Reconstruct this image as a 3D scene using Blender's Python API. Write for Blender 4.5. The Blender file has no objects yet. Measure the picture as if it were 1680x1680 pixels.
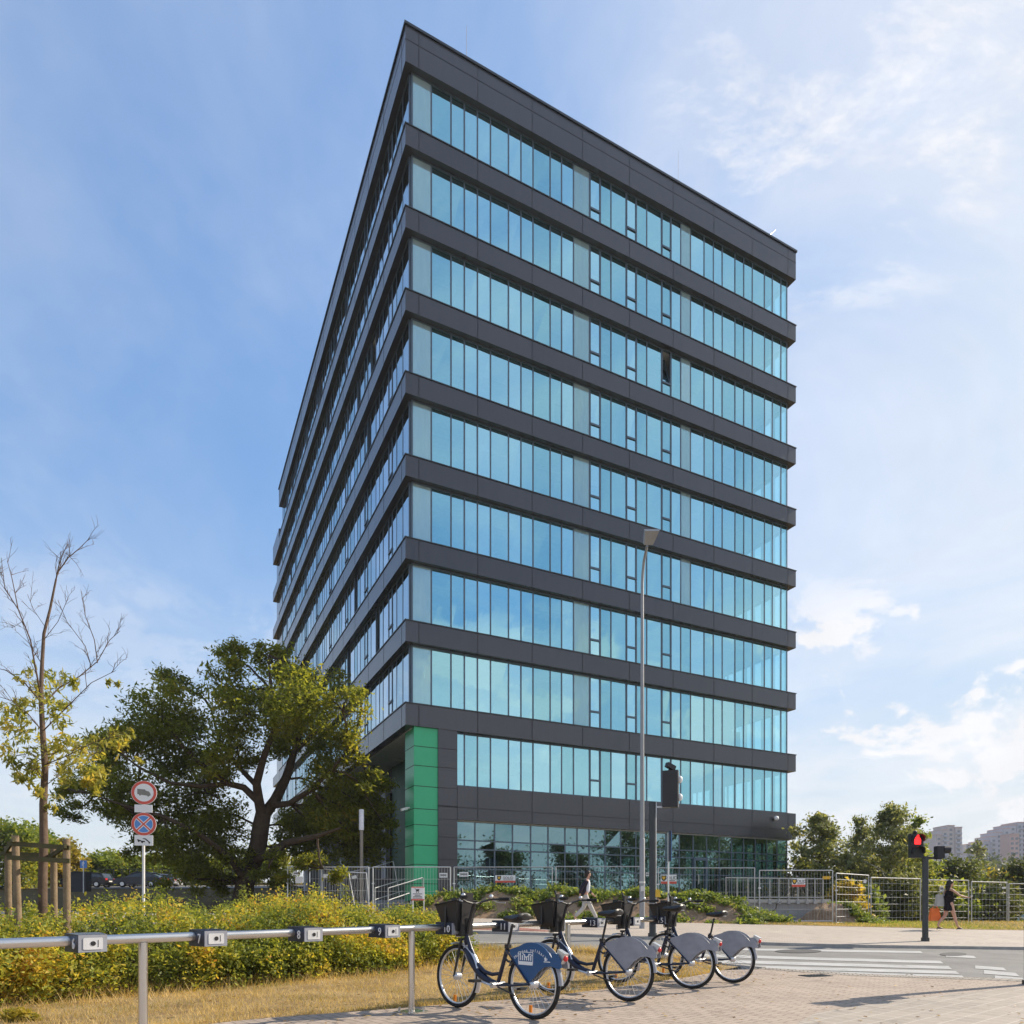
import bpy, bmesh, math, random
import numpy as np
from mathutils import Vector, Matrix, Quaternion
R = math.radians
SC = bpy.context.scene
COL = SC.collection
# ------------------------------------------------------------------ camera, sky, sun, exposure
F, CX, HY, EYE = 1125.4, 840.0, 1487.0, 1.16
cam_d = bpy.data.cameras.new('camera'); cam = bpy.data.objects.new('camera', cam_d); COL.objects.link(cam)
cam.location = (0, 0, EYE); cam.rotation_euler = (R(90), 0, 0)
cam_d.sensor_width = 36; cam_d.lens = F/1680*36; cam_d.shift_y = (HY-840)/1680
cam_d.clip_start = 0.05; cam_d.clip_end = 3000
SC.camera = cam
SUN_EL = R(33.5); SUN_AZ = math.atan2(.905, .425)          # azimuth from +Y towards +X
sun_dir = Vector((math.sin(SUN_AZ)*math.cos(SUN_EL), math.cos(SUN_AZ)*math.cos(SUN_EL), math.sin(SUN_EL)))
sd = bpy.data.lights.new('sun', 'SUN'); sd.energy = 3.7; sd.angle = R(0.5); sd.color = (1, .885, .73)
sun = bpy.data.objects.new('sun', sd); COL.objects.link(sun)
sun.rotation_euler = (-sun_dir).to_track_quat('-Z', 'Y').to_euler()
SC.view_settings.view_transform = 'Standard'; SC.view_settings.look = 'None'
SC.view_settings.gamma = 1; SC.view_settings.exposure = 0.9; SC.view_settings.use_curve_mapping = False
cy = SC.cycles
cy.use_denoising = True; cy.denoiser = 'OPENIMAGEDENOISE'
cy.max_bounces = 8; cy.transparent_max_bounces = 24; cy.diffuse_bounces = 4; cy.glossy_bounces = 4
cy.caustics_reflective = False; cy.caustics_refractive = False; cy.sample_clamp_indirect = 6
W = bpy.data.worlds.new('World'); SC.world = W; W.use_nodes = True

class NT:
    """small helper to write node trees"""
    def __init__(s, tree): s.t = tree; s.n = tree.nodes; s.l = tree.links
    def node(s, kind, **kw):
        n = s.n.new(kind)
        for k, v in kw.items():
            if k.startswith('i_'):
                key = k[2:]; key = int(key) if key.isdigit() else key.replace('_', ' ')
                s.put(n.inputs[key], v)
            else: setattr(n, k, v)
        return n
    def put(s, sock, v):
        if isinstance(v, bpy.types.NodeSocket): s.l.new(v, sock)
        elif isinstance(v, bpy.types.Node): s.l.new(v.outputs[0], sock)
        else:
            if hasattr(sock, 'default_value'):
                if sock.type == 'RGBA' and len(v) == 3: v = (*v, 1)
                sock.default_value = v
    def math(s, op, a, b=0.0, clamp=False):
        n = s.n.new('ShaderNodeMath'); n.operation = op; n.use_clamp = clamp
        s.put(n.inputs[0], a); s.put(n.inputs[1], b); return n.outputs[0]
    def vmath(s, op, a, b=(0, 0, 0), out=0):
        n = s.n.new('ShaderNodeVectorMath'); n.operation = op
        s.put(n.inputs[0], a); s.put(n.inputs[1], b); return n.outputs[out]
    def noise(s, vec, scale, detail=4, rough=.55, dist=0.0):
        n = s.n.new('ShaderNodeTexNoise'); s.put(n.inputs['Vector'], vec)
        n.inputs['Scale'].default_value = scale; n.inputs['Detail'].default_value = detail
        n.inputs['Roughness'].default_value = rough; n.inputs['Distortion'].default_value = dist
        return n.outputs[0]
    def step(s, v, a, b):
        n = s.n.new('ShaderNodeMapRange'); n.interpolation_type = 'SMOOTHSTEP'
        s.put(n.inputs[0], v); s.put(n.inputs[1], a); s.put(n.inputs[2], b); return n.outputs[0]
    def mix(s, f, a, b, mode='MIX'):
        n = s.n.new('ShaderNodeMix'); n.data_type = 'RGBA'; n.blend_type = mode
        s.put(n.inputs[0], f); s.put(n.inputs[6], a); s.put(n.inputs[7], b); return n.outputs[2]
    def ramp(s, f, stops):
        n = s.n.new('ShaderNodeValToRGB'); s.put(n.inputs[0], f); e = n.color_ramp.elements
        while len(e) < len(stops): e.new(.5)
        for k, (p, c) in enumerate(stops): e[k].position = p; e[k].color = (*c, 1)
        return n.outputs[0]

def build_world():
    t = NT(W.node_tree); t.n.clear()
    out = t.node('ShaderNodeOutputWorld'); bg = t.node('ShaderNodeBackground')
    sky = t.node('ShaderNodeTexSky', sky_type='NISHITA', sun_disc=False, sun_elevation=SUN_EL, sun_rotation=SUN_AZ,
                 altitude=100, air_density=1.0, dust_density=1.6, ozone_density=1.6)
    d = t.node('ShaderNodeTexCoord').outputs['Generated']
    d = t.vmath('NORMALIZE', d)
    sp = t.node('ShaderNodeSeparateXYZ', i_0=d); x, y, z = sp.outputs
    zc = t.math('MAXIMUM', z, 0.02)
    # clouds lie on a high plane: direction projected on it
    k = t.math('DIVIDE', 1.0, t.math('ADD', zc, .12))
    pl = t.node('ShaderNodeCombineXYZ', i_0=t.math('MULTIPLY', x, k), i_1=t.math('MULTIPLY', y, k), i_2=0.0).outputs[0]
    rot0 = t.node('ShaderNodeMapping'); t.put(rot0.inputs[0], pl); rot0.inputs['Rotation'].default_value = (0, 0, R(ROT1))
    rot = t.node('ShaderNodeMapping'); t.put(rot.inputs[0], rot0.outputs[0]); rot.inputs['Scale'].default_value = (.40, 1.6, 1); rot.inputs['Location'].default_value = (OFF1, .2, 0)
    n1 = t.noise(rot.outputs[0], 1.5, 9, .62, .9)
    n2 = t.noise(pl, .75, 3, .5, .3)
    east = t.step(x, -.55, .75)                                         # thicker cloud towards the sun side
    cir = t.math('MULTIPLY', t.step(n1, .46, .74), t.step(n2, .42, .64))
    cir = t.math('MULTIPLY', cir, t.math('ADD', .20, t.math('MULTIPLY', east, .50)), clamp=True)
    # ragged fleecy patch high in the right part
    def blob(vx, vy, vz, lo, hi):
        v = Vector((vx, vy, vz)).normalized()
        return t.step(t.vmath('DOT_PRODUCT', d, tuple(v), out=1), lo, hi)
    rot2 = t.node('ShaderNodeMapping'); t.put(rot2.inputs[0], pl); rot2.inputs['Rotation'].default_value = (0, 0, R(-24)); rot2.inputs['Scale'].default_value = (.7, 1.3, 1); rot2.inputs['Location'].default_value = (OFF3, .3, 0)
    n3 = t.noise(rot2.outputs[0], 5.0, 11, .66, .25)
    fl = t.math('MULTIPLY', t.math('MULTIPLY', t.step(n3, .50, .68), blob(585, 1125, 1385, .976, .994)), .85)
    # low cumulus near the horizon
    sq = t.vmath('MULTIPLY', d, (1, 1, 1.7))
    n4 = t.noise(t.vmath('ADD', sq, (OFF4, 0, 0)), 7.0, 9, .60, .25)
    band = t.math('MULTIPLY', t.step(z, .0, .10), t.math('SUBTRACT', 1.0, t.step(z, .33, .43)))
    cu = t.math('MULTIPLY', t.math('MULTIPLY', t.step(n4, .50, .575), band), t.math('ADD', .18, t.math('MULTIPLY', t.step(x, .05, .40), .82)))
    veil = t.math('MULTIPLY', t.step(t.noise(rot0.outputs[0], 1.1, 6, .62, .5), .30, .72), t.math('ADD', .27, t.math('ADD', t.math('MULTIPLY', t.step(x, -.15, .5), .34), t.math('MULTIPLY', t.step(y, .1, -.5), .22))))  # thickened unseen behind the camera, added to brighten the glass reflections
    m = t.math('MAXIMUM', t.math('MAXIMUM', cir, fl), cu)
    m = t.math('ADD', t.math('MULTIPLY', m, t.math('SUBTRACT', 1.0, veil)), veil, clamp=True)
    m = t.math('MINIMUM', m, .96)
    shade = t.math('ADD', .86, t.math('MULTIPLY', t.noise(sq, 9, 5, .6), .28))
    cc = t.vmath('MULTIPLY', t.node('ShaderNodeCombineXYZ', i_0=shade, i_1=shade, i_2=shade).outputs[0], CLOUD)
    hz = t.math('SUBTRACT', 1.0, t.step(z, -.02, .50))                     # whitish air low over the horizon
    # sky brightness compressed: sun glare rolls off softly instead of burning out
    g = t.vmath('MULTIPLY', sky.outputs[0], SKYTINT)
    lum = t.vmath('DOT_PRODUCT', g, (.25, .6, .15), out=1)
    q = t.math('DIVIDE', 1.0, t.math('ADD', 1.0, t.math('MULTIPLY', lum, .30)))
    g = t.vmath('MULTIPLY', g, t.node('ShaderNodeCombineXYZ', i_0=q, i_1=q, i_2=q).outputs[0])
    base = t.mix(t.math('MULTIPLY', hz, .72), g, HORIZ)
    col = t.mix(m, base, cc)
    t.put(bg.inputs[0], col); bg.inputs[1].default_value = SKY_STRENGTH
    t.l.new(bg.outputs[0], out.inputs[0])
OFF3, OFF4, OFF1, ROT1 = 1.25, 2.4, 1.1, 100
SKY_STRENGTH = .15
CLOUD = (3.55, 3.55, 3.65)
SKYTINT = (1.28, 1.55, 1.70)
HORIZ = (3.1, 3.2, 3.4)
build_world()

# ------------------------------------------------------------------ materials
def newmat(name):
    m = bpy.data.materials.new(name); m.use_nodes = True; t = NT(m.node_tree)
    return m, t, t.n['Principled BSDF']
def plain(name, c, rough=.6, metal=0.0, spec=.5, var=.12, scale=6.0, bump=0.0, emit=None, coat=0.0):
    m, t, p = newmat(name)
    pos = t.node('ShaderNodeTexCoord').outputs['Object']
    n = t.noise(pos, scale, 5, .6)
    lo = tuple(max(0, q*(1-var)) for q in c); hi = tuple(min(1, q*(1+var)) for q in c)
    t.put(p.inputs['Base Color'], t.ramp(n, [(.3, lo), (.7, hi)]))
    t.put(p.inputs['Roughness'], t.math('ADD', rough-.06, t.math('MULTIPLY', n, .12), clamp=True))
    p.inputs['Metallic'].default_value = metal; p.inputs['Specular IOR Level'].default_value = spec
    p.inputs['Coat Weight'].default_value = coat
    if bump:
        b = t.node('ShaderNodeBump', i_Strength=bump, i_Distance=.02, i_Height=t.noise(pos, scale*6, 6, .7)); t.l.new(b.outputs[0], p.inputs['Normal'])
    if emit:
        p.inputs['Emission Color'].default_value = (*emit[0], 1); p.inputs['Emission Strength'].default_value = emit[1]
    return m
def leafmat(name, stops, trans=.45, patch=.35, pscale=1.2):
    """each leaf its own hue (random per island), shifted by slow patches over the plant"""
    m, t, p = newmat(name)
    geo = t.node('ShaderNodeNewGeometry')
    n = t.noise(geo.outputs['Position'], pscale, 3, .5)
    f = t.math('ADD', t.math('MULTIPLY', geo.outputs['Random Per Island'], 1-patch), t.math('MULTIPLY', t.step(n, .3, .7), patch), clamp=True)
    col = t.ramp(f, stops)
    t.put(p.inputs['Base Color'], col); p.inputs['Roughness'].default_value = .55; p.inputs['Specular IOR Level'].default_value = .3
    tr = t.node('ShaderNodeBsdfTranslucent'); t.put(tr.inputs[0], t.mix(1.0, col, (1.9, 1.75, .9), 'MULTIPLY'))
    ms = t.node('ShaderNodeMixShader', i_0=trans); t.l.new(p.outputs[0], ms.inputs[1]); t.l.new(tr.outputs[0], ms.inputs[2])
    t.l.new(ms.outputs[0], t.n['Material Output'].inputs[0])
    return m
def glassmat(name, refl, tint, see, fac=.5, wav=.0):
    m, t, p = newmat(name); t.n.remove(p)
    geo0 = t.node('ShaderNodeNewGeometry'); k0 = t.math('ADD', .78, t.math('MULTIPLY', geo0.outputs['Random Per Island'], .26))
    g = t.node('ShaderNodeBsdfGlossy', i_Color=t.vmath('MULTIPLY', t.node('ShaderNodeCombineXYZ', i_0=t.math('POWER', k0, 1.6), i_1=k0, i_2=k0).outputs[0], refl), i_Roughness=.012)
    if wav:
        geo = t.node('ShaderNodeNewGeometry')
        b = t.node('ShaderNodeBump', i_Strength=wav, i_Distance=.01, i_Height=t.noise(geo.outputs['Position'], .9, 2, .4)); t.l.new(b.outputs[0], g.inputs['Normal'])
    tr = t.node('ShaderNodeBsdfTransparent', i_Color=see)
    fr = t.node('ShaderNodeFresnel', i_IOR=1.5)
    k = t.math('ADD', fac, t.math('MULTIPLY', fr.outputs[0], 1-fac), clamp=True)
    ms = t.node('ShaderNodeMixShader', i_0=k); t.l.new(tr.outputs[0], ms.inputs[1]); t.l.new(g.outputs[0], ms.inputs[2])
    t.l.new(ms.outputs[0], t.n['Material Output'].inputs[0])
    return m
def paver(name, c1, c2, mortar, bw, bh, rot=0.0, rough=.8, off=.5, bmp=.5, msize=.006, blotch=(.62, .38, 1.0)):
    m, t, p = newmat(name)
    pos = t.node('ShaderNodeNewGeometry').outputs['Position']
    mp = t.node('ShaderNodeMapping'); t.put(mp.inputs[0], pos); mp.inputs['Rotation'].default_value = (0, 0, rot)
    b = t.node('ShaderNodeTexBrick', offset=off, i_Vector=mp.outputs[0], i_Color1=c1, i_Color2=c2, i_Mortar=mortar, i_Scale=1.0)
    b.inputs['Mortar Size'].default_value = msize; b.inputs['Brick Width'].default_value = bw; b.inputs['Row Height'].default_value = bh
    b.inputs['Bias'].default_value = -.1; b.inputs['Mortar Smooth'].default_value = .3
    n1 = t.noise(pos, .7, 6, .65); n2 = t.noise(pos, 14, 5, .7)
    n3 = t.noise(pos, 2.6, 7, .72, .6)
    v = t.math('ADD', blotch[0]-.02, t.math('ADD', t.math('MULTIPLY', n1, blotch[1]*1.3), t.math('MULTIPLY', n2, .32)))
    v = t.math('MULTIPLY', v, t.math('SUBTRACT', 1.06, t.math('MULTIPLY', t.step(n3, .54, .72), .38)))
    vc = t.node('ShaderNodeCombineXYZ', i_0=v, i_1=v, i_2=v).outputs[0]
    t.put(p.inputs['Base Color'], t.mix(1.0, b.outputs[0], vc, 'MULTIPLY')); p.inputs['Roughness'].default_value = rough
    p.inputs['Specular IOR Level'].default_value = .25
    h = t.math('ADD', t.math('MULTIPLY', t.math('SUBTRACT', 1.0, b.outputs['Fac']), .5), t.math('MULTIPLY', n2, .5))
    bp = t.node('ShaderNodeBump', i_Strength=bmp, i_Distance=.012, i_Height=h); t.l.new(bp.outputs[0], p.inputs['Normal'])
    return m
def groundmat(name, stops, scale=1.2, fine=25, bump=.6, rough=.95):
    m, t, p = newmat(name)
    pos = t.node('ShaderNodeNewGeometry').outputs['Position']
    n = t.math('ADD', t.math('MULTIPLY', t.noise(pos, scale, 6, .65), .6), t.math('MULTIPLY', t.noise(pos, fine, 6, .75), .4))
    t.put(p.inputs['Base Color'], t.ramp(n, stops)); p.inputs['Roughness'].default_value = rough; p.inputs['Specular IOR Level'].default_value = .15
    bp = t.node('ShaderNodeBump', i_Strength=bump, i_Distance=.03, i_Height=t.noise(pos, fine*1.5, 6, .8)); t.l.new(bp.outputs[0], p.inputs['Normal'])
    return m

M = {}
def claddingmat(name, c, rough, spec):
    """coated sheets: every sheet a slightly different tone, faint vertical rain streaks"""
    m, t, p = newmat(name); pos = t.node('ShaderNodeNewGeometry').outputs['Position']
    rel = t.vmath('SUBTRACT', pos, (-4.632, 29.828, 0))
    a = t.vmath('DOT_PRODUCT', rel, (.8982, .4397, 0), out=1); b = t.vmath('DOT_PRODUCT', rel, (-.4397, .8982, 0), out=1)
    cell = t.math('ADD', t.math('FLOOR', t.math('DIVIDE', t.math('SUBTRACT', a, .61), 2.807)), t.math('MULTIPLY', t.math('FLOOR', t.math('DIVIDE', t.math('SUBTRACT', b, .55), 2.79)), 17.3))
    lev = t.math('FLOOR', t.math('DIVIDE', t.node('ShaderNodeSeparateXYZ', i_0=pos).outputs[2], 1.8))
    wn = t.node('ShaderNodeTexWhiteNoise', noise_dimensions='1D'); t.put(wn.inputs['W'], t.math('ADD', cell, t.math('MULTIPLY', lev, 5.71)))
    st = t.noise(t.vmath('MULTIPLY', pos, (5, 5, .35)), 1.0, 5, .6); big = t.noise(pos, .25, 4, .5)
    v = t.math('ADD', .74, t.math('ADD', t.math('MULTIPLY', wn.outputs[0], .16), t.math('ADD', t.math('MULTIPLY', st, .20), t.math('MULTIPLY', big, .16))))
    t.put(p.inputs['Base Color'], t.vmath('MULTIPLY', t.node('ShaderNodeCombineXYZ', i_0=v, i_1=v, i_2=v).outputs[0], c))
    t.put(p.inputs['Roughness'], t.math('ADD', rough-.05, t.math('MULTIPLY', st, .14))); p.inputs['Specular IOR Level'].default_value = spec
    return m
M['panel'] = claddingmat('dark_cladding', (.050, .052, .062), .22, .65)
M['joint'] = plain('cladding_joint', (.012, .012, .014), .6)
M['coping'] = plain('coping_metal', (.03, .04, .045), .35, 0, .5)
M['mull'] = plain('mullion_metal', (.10, .14, .18), .38, .2, .5)
M['recess'] = plain('shaded_recess_cladding', (.022, .020, .019), .6, 0, .3, .2, .6)  # dark cladding darkened further, shade under the overhang put into the colour
M['ceil'] = plain('ceiling_white', (.62, .66, .68), .9)
M['inner'] = plain('interior_wall', (.50, .53, .54), .9)
M['innerw'] = plain('white_partition', (.78, .80, .80), .8)
M['innerd'] = plain('interior_dark', (.05, .05, .05), .9)
def overlaymat(name, c, k):
    m, t, p = newmat(name); t.n.remove(p); pos = t.node('ShaderNodeNewGeometry').outputs['Position']
    d = t.node('ShaderNodeBsdfDiffuse', i_Color=c); tr = t.node('ShaderNodeBsdfTransparent')
    ms = t.node('ShaderNodeMixShader', i_0=t.math('ADD', k-.08, t.math('MULTIPLY', t.noise(t.vmath('MULTIPLY', pos, (3, 3, .5)), 1.0, 3, .5), .16)))
    t.l.new(tr.outputs[0], ms.inputs[1]); t.l.new(d.outputs[0], ms.inputs[2]); t.l.new(ms.outputs[0], t.n['Material Output'].inputs[0]); return m
M['pale_pane'] = overlaymat('pale_pane_overlay', (.78, 1.0, 1.0), .30)
M['blind'] = plain('roller_blind', (.74, .80, .78), .9)
M['glass'] = glassmat('tinted_glass', (.52, .92, 1.0), None, (.56, .90, .98), .70, .08)
M['glassE'] = glassmat('clear_end_glass', (.75, .95, 1.0), None, (.80, .97, 1.0), .10, .03)
M['glassL'] = glassmat('tinted_glass_side', (.78, .92, 1.0), None, (.5, .75, .88), .68, .05)
M['glassG'] = glassmat('ground_floor_glass', (.50, .78, .84), None, (.20, .34, .33), .36, .06)
M['green'] = plain('green_cladding', (.045, .46, .215), .35, 0, .5, .06, .5)
M['concrete'] = plain('concrete', (.33, .33, .33), .9, 0, .3, .18, 1.5, .3)
M['concrete_l'] = plain('pale_concrete', (.50, .49, .46), .9, 0, .3, .15, 2.5, .3)
M['steel'] = plain('brushed_steel', (.62, .60, .57), .28, 1.0, .5, .03, 2)
M['wire'] = plain('fence_wire', (.42, .43, .43), .6, .2, .4, .1, 3)
M['polegrey'] = plain('weathered_zinc', (.30, .305, .31), .5, .25, .5, .12, 2)
M['galv'] = plain('galvanised_steel', (.50, .51, .52), .42, .75, .5, .12, 8)
M['galv_l'] = plain('bright_galvanised', (.72, .72, .72), .4, .55, .5, .1, 8)
M['white'] = plain('white_paint', (.80, .80, .79), .45, 0, .5, .04)
M['offwhite'] = plain('off_white_paint', (.66, .65, .62), .5, 0, .5, .06)
M['black'] = plain('black_plastic', (.016, .015, .016), .45, 0, .5, .2, 9)
M['rubber'] = plain('rubber', (.022, .021, .020), .8, 0, .3, .2, 12)
M['darkpole'] = plain('dark_pole_paint', (.035, .040, .042), .4, 0, .5, .15, 4)
M['red'] = plain('sign_red', (.66, .09, .055), .4, 0, .5, .05)
M['blue'] = plain('sign_blue', (.09, .26, .62), .4, 0, .5, .05)
M['navy'] = plain('navy_paint', (.010, .016, .040), .35, 0, .4, .1, 5, coat=.15)
M['guardgrey'] = plain('grey_guard_plastic', (.29, .30, .335), .40, 0, .5, .14, 7)
M['guardblue'] = plain('blue_guard_sticker', (.018, .085, .22), .35, 0, .5, .06, 5)
M['silver'] = plain('silver_paint', (.62, .62, .63), .3, .6, .5, .06, 9)
M['orange'] = plain('orange_reflector', (.85, .25, .02), .3)
M['redlens'] = plain('red_lens', (.55, .03, .03), .25)
M['yellow'] = plain('yellow_box', (.78, .46, .03), .45)
M['asphalt'] = groundmat('asphalt', [(.30, (.17, .163, .152)), (.5, (.235, .227, .212)), (.72, (.31, .298, .278))], .8, 45, .3, .9)
M['marking'] = groundmat('road_marking', [(.34, (.25, .245, .235)), (.44, (.42, .42, .405)), (.7, (.54, .54, .525))], 1.6, 40, .25, .85)
M['pave'] = paver('paving_bricks', (.395, .318, .255), (.325, .264, .212), (.16, .135, .11), .20, .10, R(47))
M['pave_far'] = paver('far_paving', (.43, .375, .315), (.385, .335, .285), (.21, .18, .15), .20, .10, R(3), bmp=.3)
M['pave_sq'] = paver('square_setts', (.34, .295, .245), (.285, .25, .21), (.43, .385, .33), .20, .20, R(52), off=0.0, msize=.009)
M['pave_red'] = paver('red_cycle_paving', (.36, .17, .13), (.30, .14, .11), (.13, .09, .08), .20, .10, R(3))
M['setts'] = paver('kerb_setts', (.36, .32, .27), (.28, .25, .215), (.10, .09, .08), .12, .12, R(20), msize=.012)
M['kerb'] = plain('kerb_stone', (.36, .34, .31), .85, 0, .3, .2, 3, .3)
M['drygrass'] = groundmat('dry_grass_soil', [(.30, (.12, .075, .035)), (.44, (.30, .205, .095)), (.56, (.42, .30, .145)), (.74, (.52, .40, .22))], 1.3, 22, 1.0)
M['lawn'] = groundmat('shaded_lawn', [(.3, (.06, .040, .014)), (.5, (.105, .072, .024)), (.7, (.16, .115, .04))], .5, 12, .8)
M['soil'] = groundmat('bank_soil', [(.3, (.16, .10, .06)), (.5, (.31, .21, .135)), (.7, (.45, .33, .22))], 1.6, 9, 1.0)
M['bark'] = groundmat('bark', [(.3, (.035, .026, .018)), (.6, (.085, .062, .042)), (.8, (.14, .105, .075))], 4, 24, 1.0)
M['bark_l'] = groundmat('pale_bark', [(.3, (.09, .062, .045)), (.6, (.19, .135, .10)), (.8, (.28, .21, .155))], 5, 26, .8)
M['birch'] = groundmat('birch_bark', [(.30, (.10, .09, .08)), (.45, (.50, .49, .46)), (.75, (.68, .67, .64))], 5, 10, .5)
M['stake'] = groundmat('weathered_wood', [(.3, (.16, .115, .07)), (.6, (.29, .22, .145)), (.8, (.38, .30, .21))], 6, 30, .6)
M['stake_d'] = groundmat('mossy_wood', [(.3, (.07, .065, .035)), (.6, (.13, .115, .06)), (.8, (.19, .16, .09))], 6, 30, .6)
M['skin'] = plain('skin', (.52, .30, .21), .55, 0, .4, .06)
M['hair'] = plain('dark_hair', (.018, .012, .010), .5, 0, .4, .2, 30)
M['jacket'] = plain('dark_jacket', (.030, .026, .040), .85, 0, .2, .2, 8)
M['shirt'] = plain('white_shirt', (.72, .74, .80), .85, 0, .2, .06, 8)
M['trousers'] = plain('pale_trousers', (.52, .49, .45), .85, 0, .2, .1, 8)
M['dress'] = plain('black_dress', (.012, .010, .012), .85, 0, .2, .2, 8)
M['orangebag'] = plain('orange_bag', (.80, .17, .03), .5, 0, .4, .08, 8)
M['greybag'] = plain('grey_bag', (.42, .40, .37), .7, 0, .3, .1, 8)
M['carblack'] = plain('dark_car_paint', (.010, .010, .012), .3, 0, .4, .1, 3, coat=.2)
M['carblue'] = plain('blue_grey_car_paint', (.018, .020, .030), .3, 0, .4, .1, 3, coat=.2)
M['carwhite'] = plain('pale_car_paint', (.50, .51, .55), .2, 0, .5, .05, 3, coat=.6)
M['carred'] = plain('red_car_paint', (.30, .03, .025), .2, 0, .5, .1, 3, coat=.6)
M['carglass'] = plain('car_glass', (.03, .04, .045), .08, 0, .7, .1)
M['tower'] = plain('tower_plaster', (.50, .44, .42), .9, 0, .3, .10, .08)
M['tower_b'] = plain('tower_plaster_blue', (.42, .43, .48), .9, 0, .3, .08, .08)
M['tower_p'] = plain('tower_plaster_pink', (.52, .36, .32), .9, 0, .3, .08, .08)
M['twin'] = plain('tower_window', (.10, .13, .16), .2, 0, .6, .2, .5)
M['bluehoard'] = plain('blue_hoarding', (.42, .56, .60), .6, 0, .4, .15, .8)
M['lens_glow'] = plain('lit_red_lens', (.6, .02, .02), .3, emit=((1, .02, .02), 1.1))
M['diffuser'] = plain('lamp_diffuser', (.62, .56, .44), .3)
M['lf_tree'] = leafmat('dark_tree_leaves', [(.0, (.07, .09, .018)), (.45, (.145, .17, .028)), (.8, (.24, .245, .038)), (1, (.33, .25, .05))], .64, .40, .45)
M['lf_young'] = leafmat('young_tree_leaves', [(.0, (.12, .15, .035)), (.4, (.24, .25, .06)), (.75, (.40, .36, .08)), (1, (.50, .36, .09))], .5, .4, 2.0)
M['lf_hedge'] = leafmat('hedge_leaves', [(.0, (.06, .085, .020)), (.22, (.13, .165, .035)), (.46, (.25, .285, .05)), (.66, (.42, .39, .06)), (.82, (.56, .41, .065)), (.92, (.44, .23, .05)), (1, (.22, .10, .04))], .45, .58, 1.3)
M['lf_bush'] = leafmat('bright_bush_leaves', [(.0, (.08, .12, .02)), (.5, (.19, .24, .04)), (.8, (.32, .32, .05)), (1, (.42, .34, .05))], .5, .5, .25)
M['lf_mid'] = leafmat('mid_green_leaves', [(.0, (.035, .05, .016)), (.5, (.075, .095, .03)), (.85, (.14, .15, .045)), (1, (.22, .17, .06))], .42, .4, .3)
M['lf_grey'] = leafmat('greyish_leaves', [(.0, (.085, .105, .05)), (.5, (.18, .21, .095)), (.85, (.28, .29, .12)), (1, (.38, .32, .13))], .42, .3, .4)
M['lf_gold'] = leafmat('golden_leaves', [(.0, (.18, .17, .03)), (.5, (.32, .27, .04)), (1, (.48, .34, .05))], .45, .3, .4)
M['lf_weed'] = leafmat('weed_leaves', [(.0, (.07, .11, .02)), (.5, (.16, .22, .045)), (.85, (.27, .30, .07)), (1, (.34, .30, .10))], .4, .4, 1.2)
M['lf_far'] = leafmat('far_wood_leaves', [(.0, (.030, .048, .030)), (.6, (.055, .075, .045)), (1, (.10, .11, .06))], .35, .5, .06)
M['lf_litter'] = leafmat('fallen_leaves', [(.0, (.16, .09, .04)), (.5, (.30, .18, .07)), (1, (.45, .32, .10))], .1, .2, 2)
M['straw'] = leafmat('dry_grass_blades', [(.0, (.16, .18, .045)), (.25, (.33, .25, .09)), (.6, (.52, .38, .16)), (1, (.68, .54, .30))], .35, .45, 1.0)
M['core'] = plain('hedge_shadow_core', (.035, .030, .014), .95, var=.3, scale=4)

# ------------------------------------------------------------------ helpers
def PX(px, py, d):
    """world point seen at a pixel of the photograph at depth d (used to survey where things stand)"""
    return Vector(((px-CX)/F*d, d, EYE+(HY-py)/F*d))
def XA(px, d): return (px-CX)/F*d
def ZA(py, d): return EYE+(HY-py)/F*d

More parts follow.
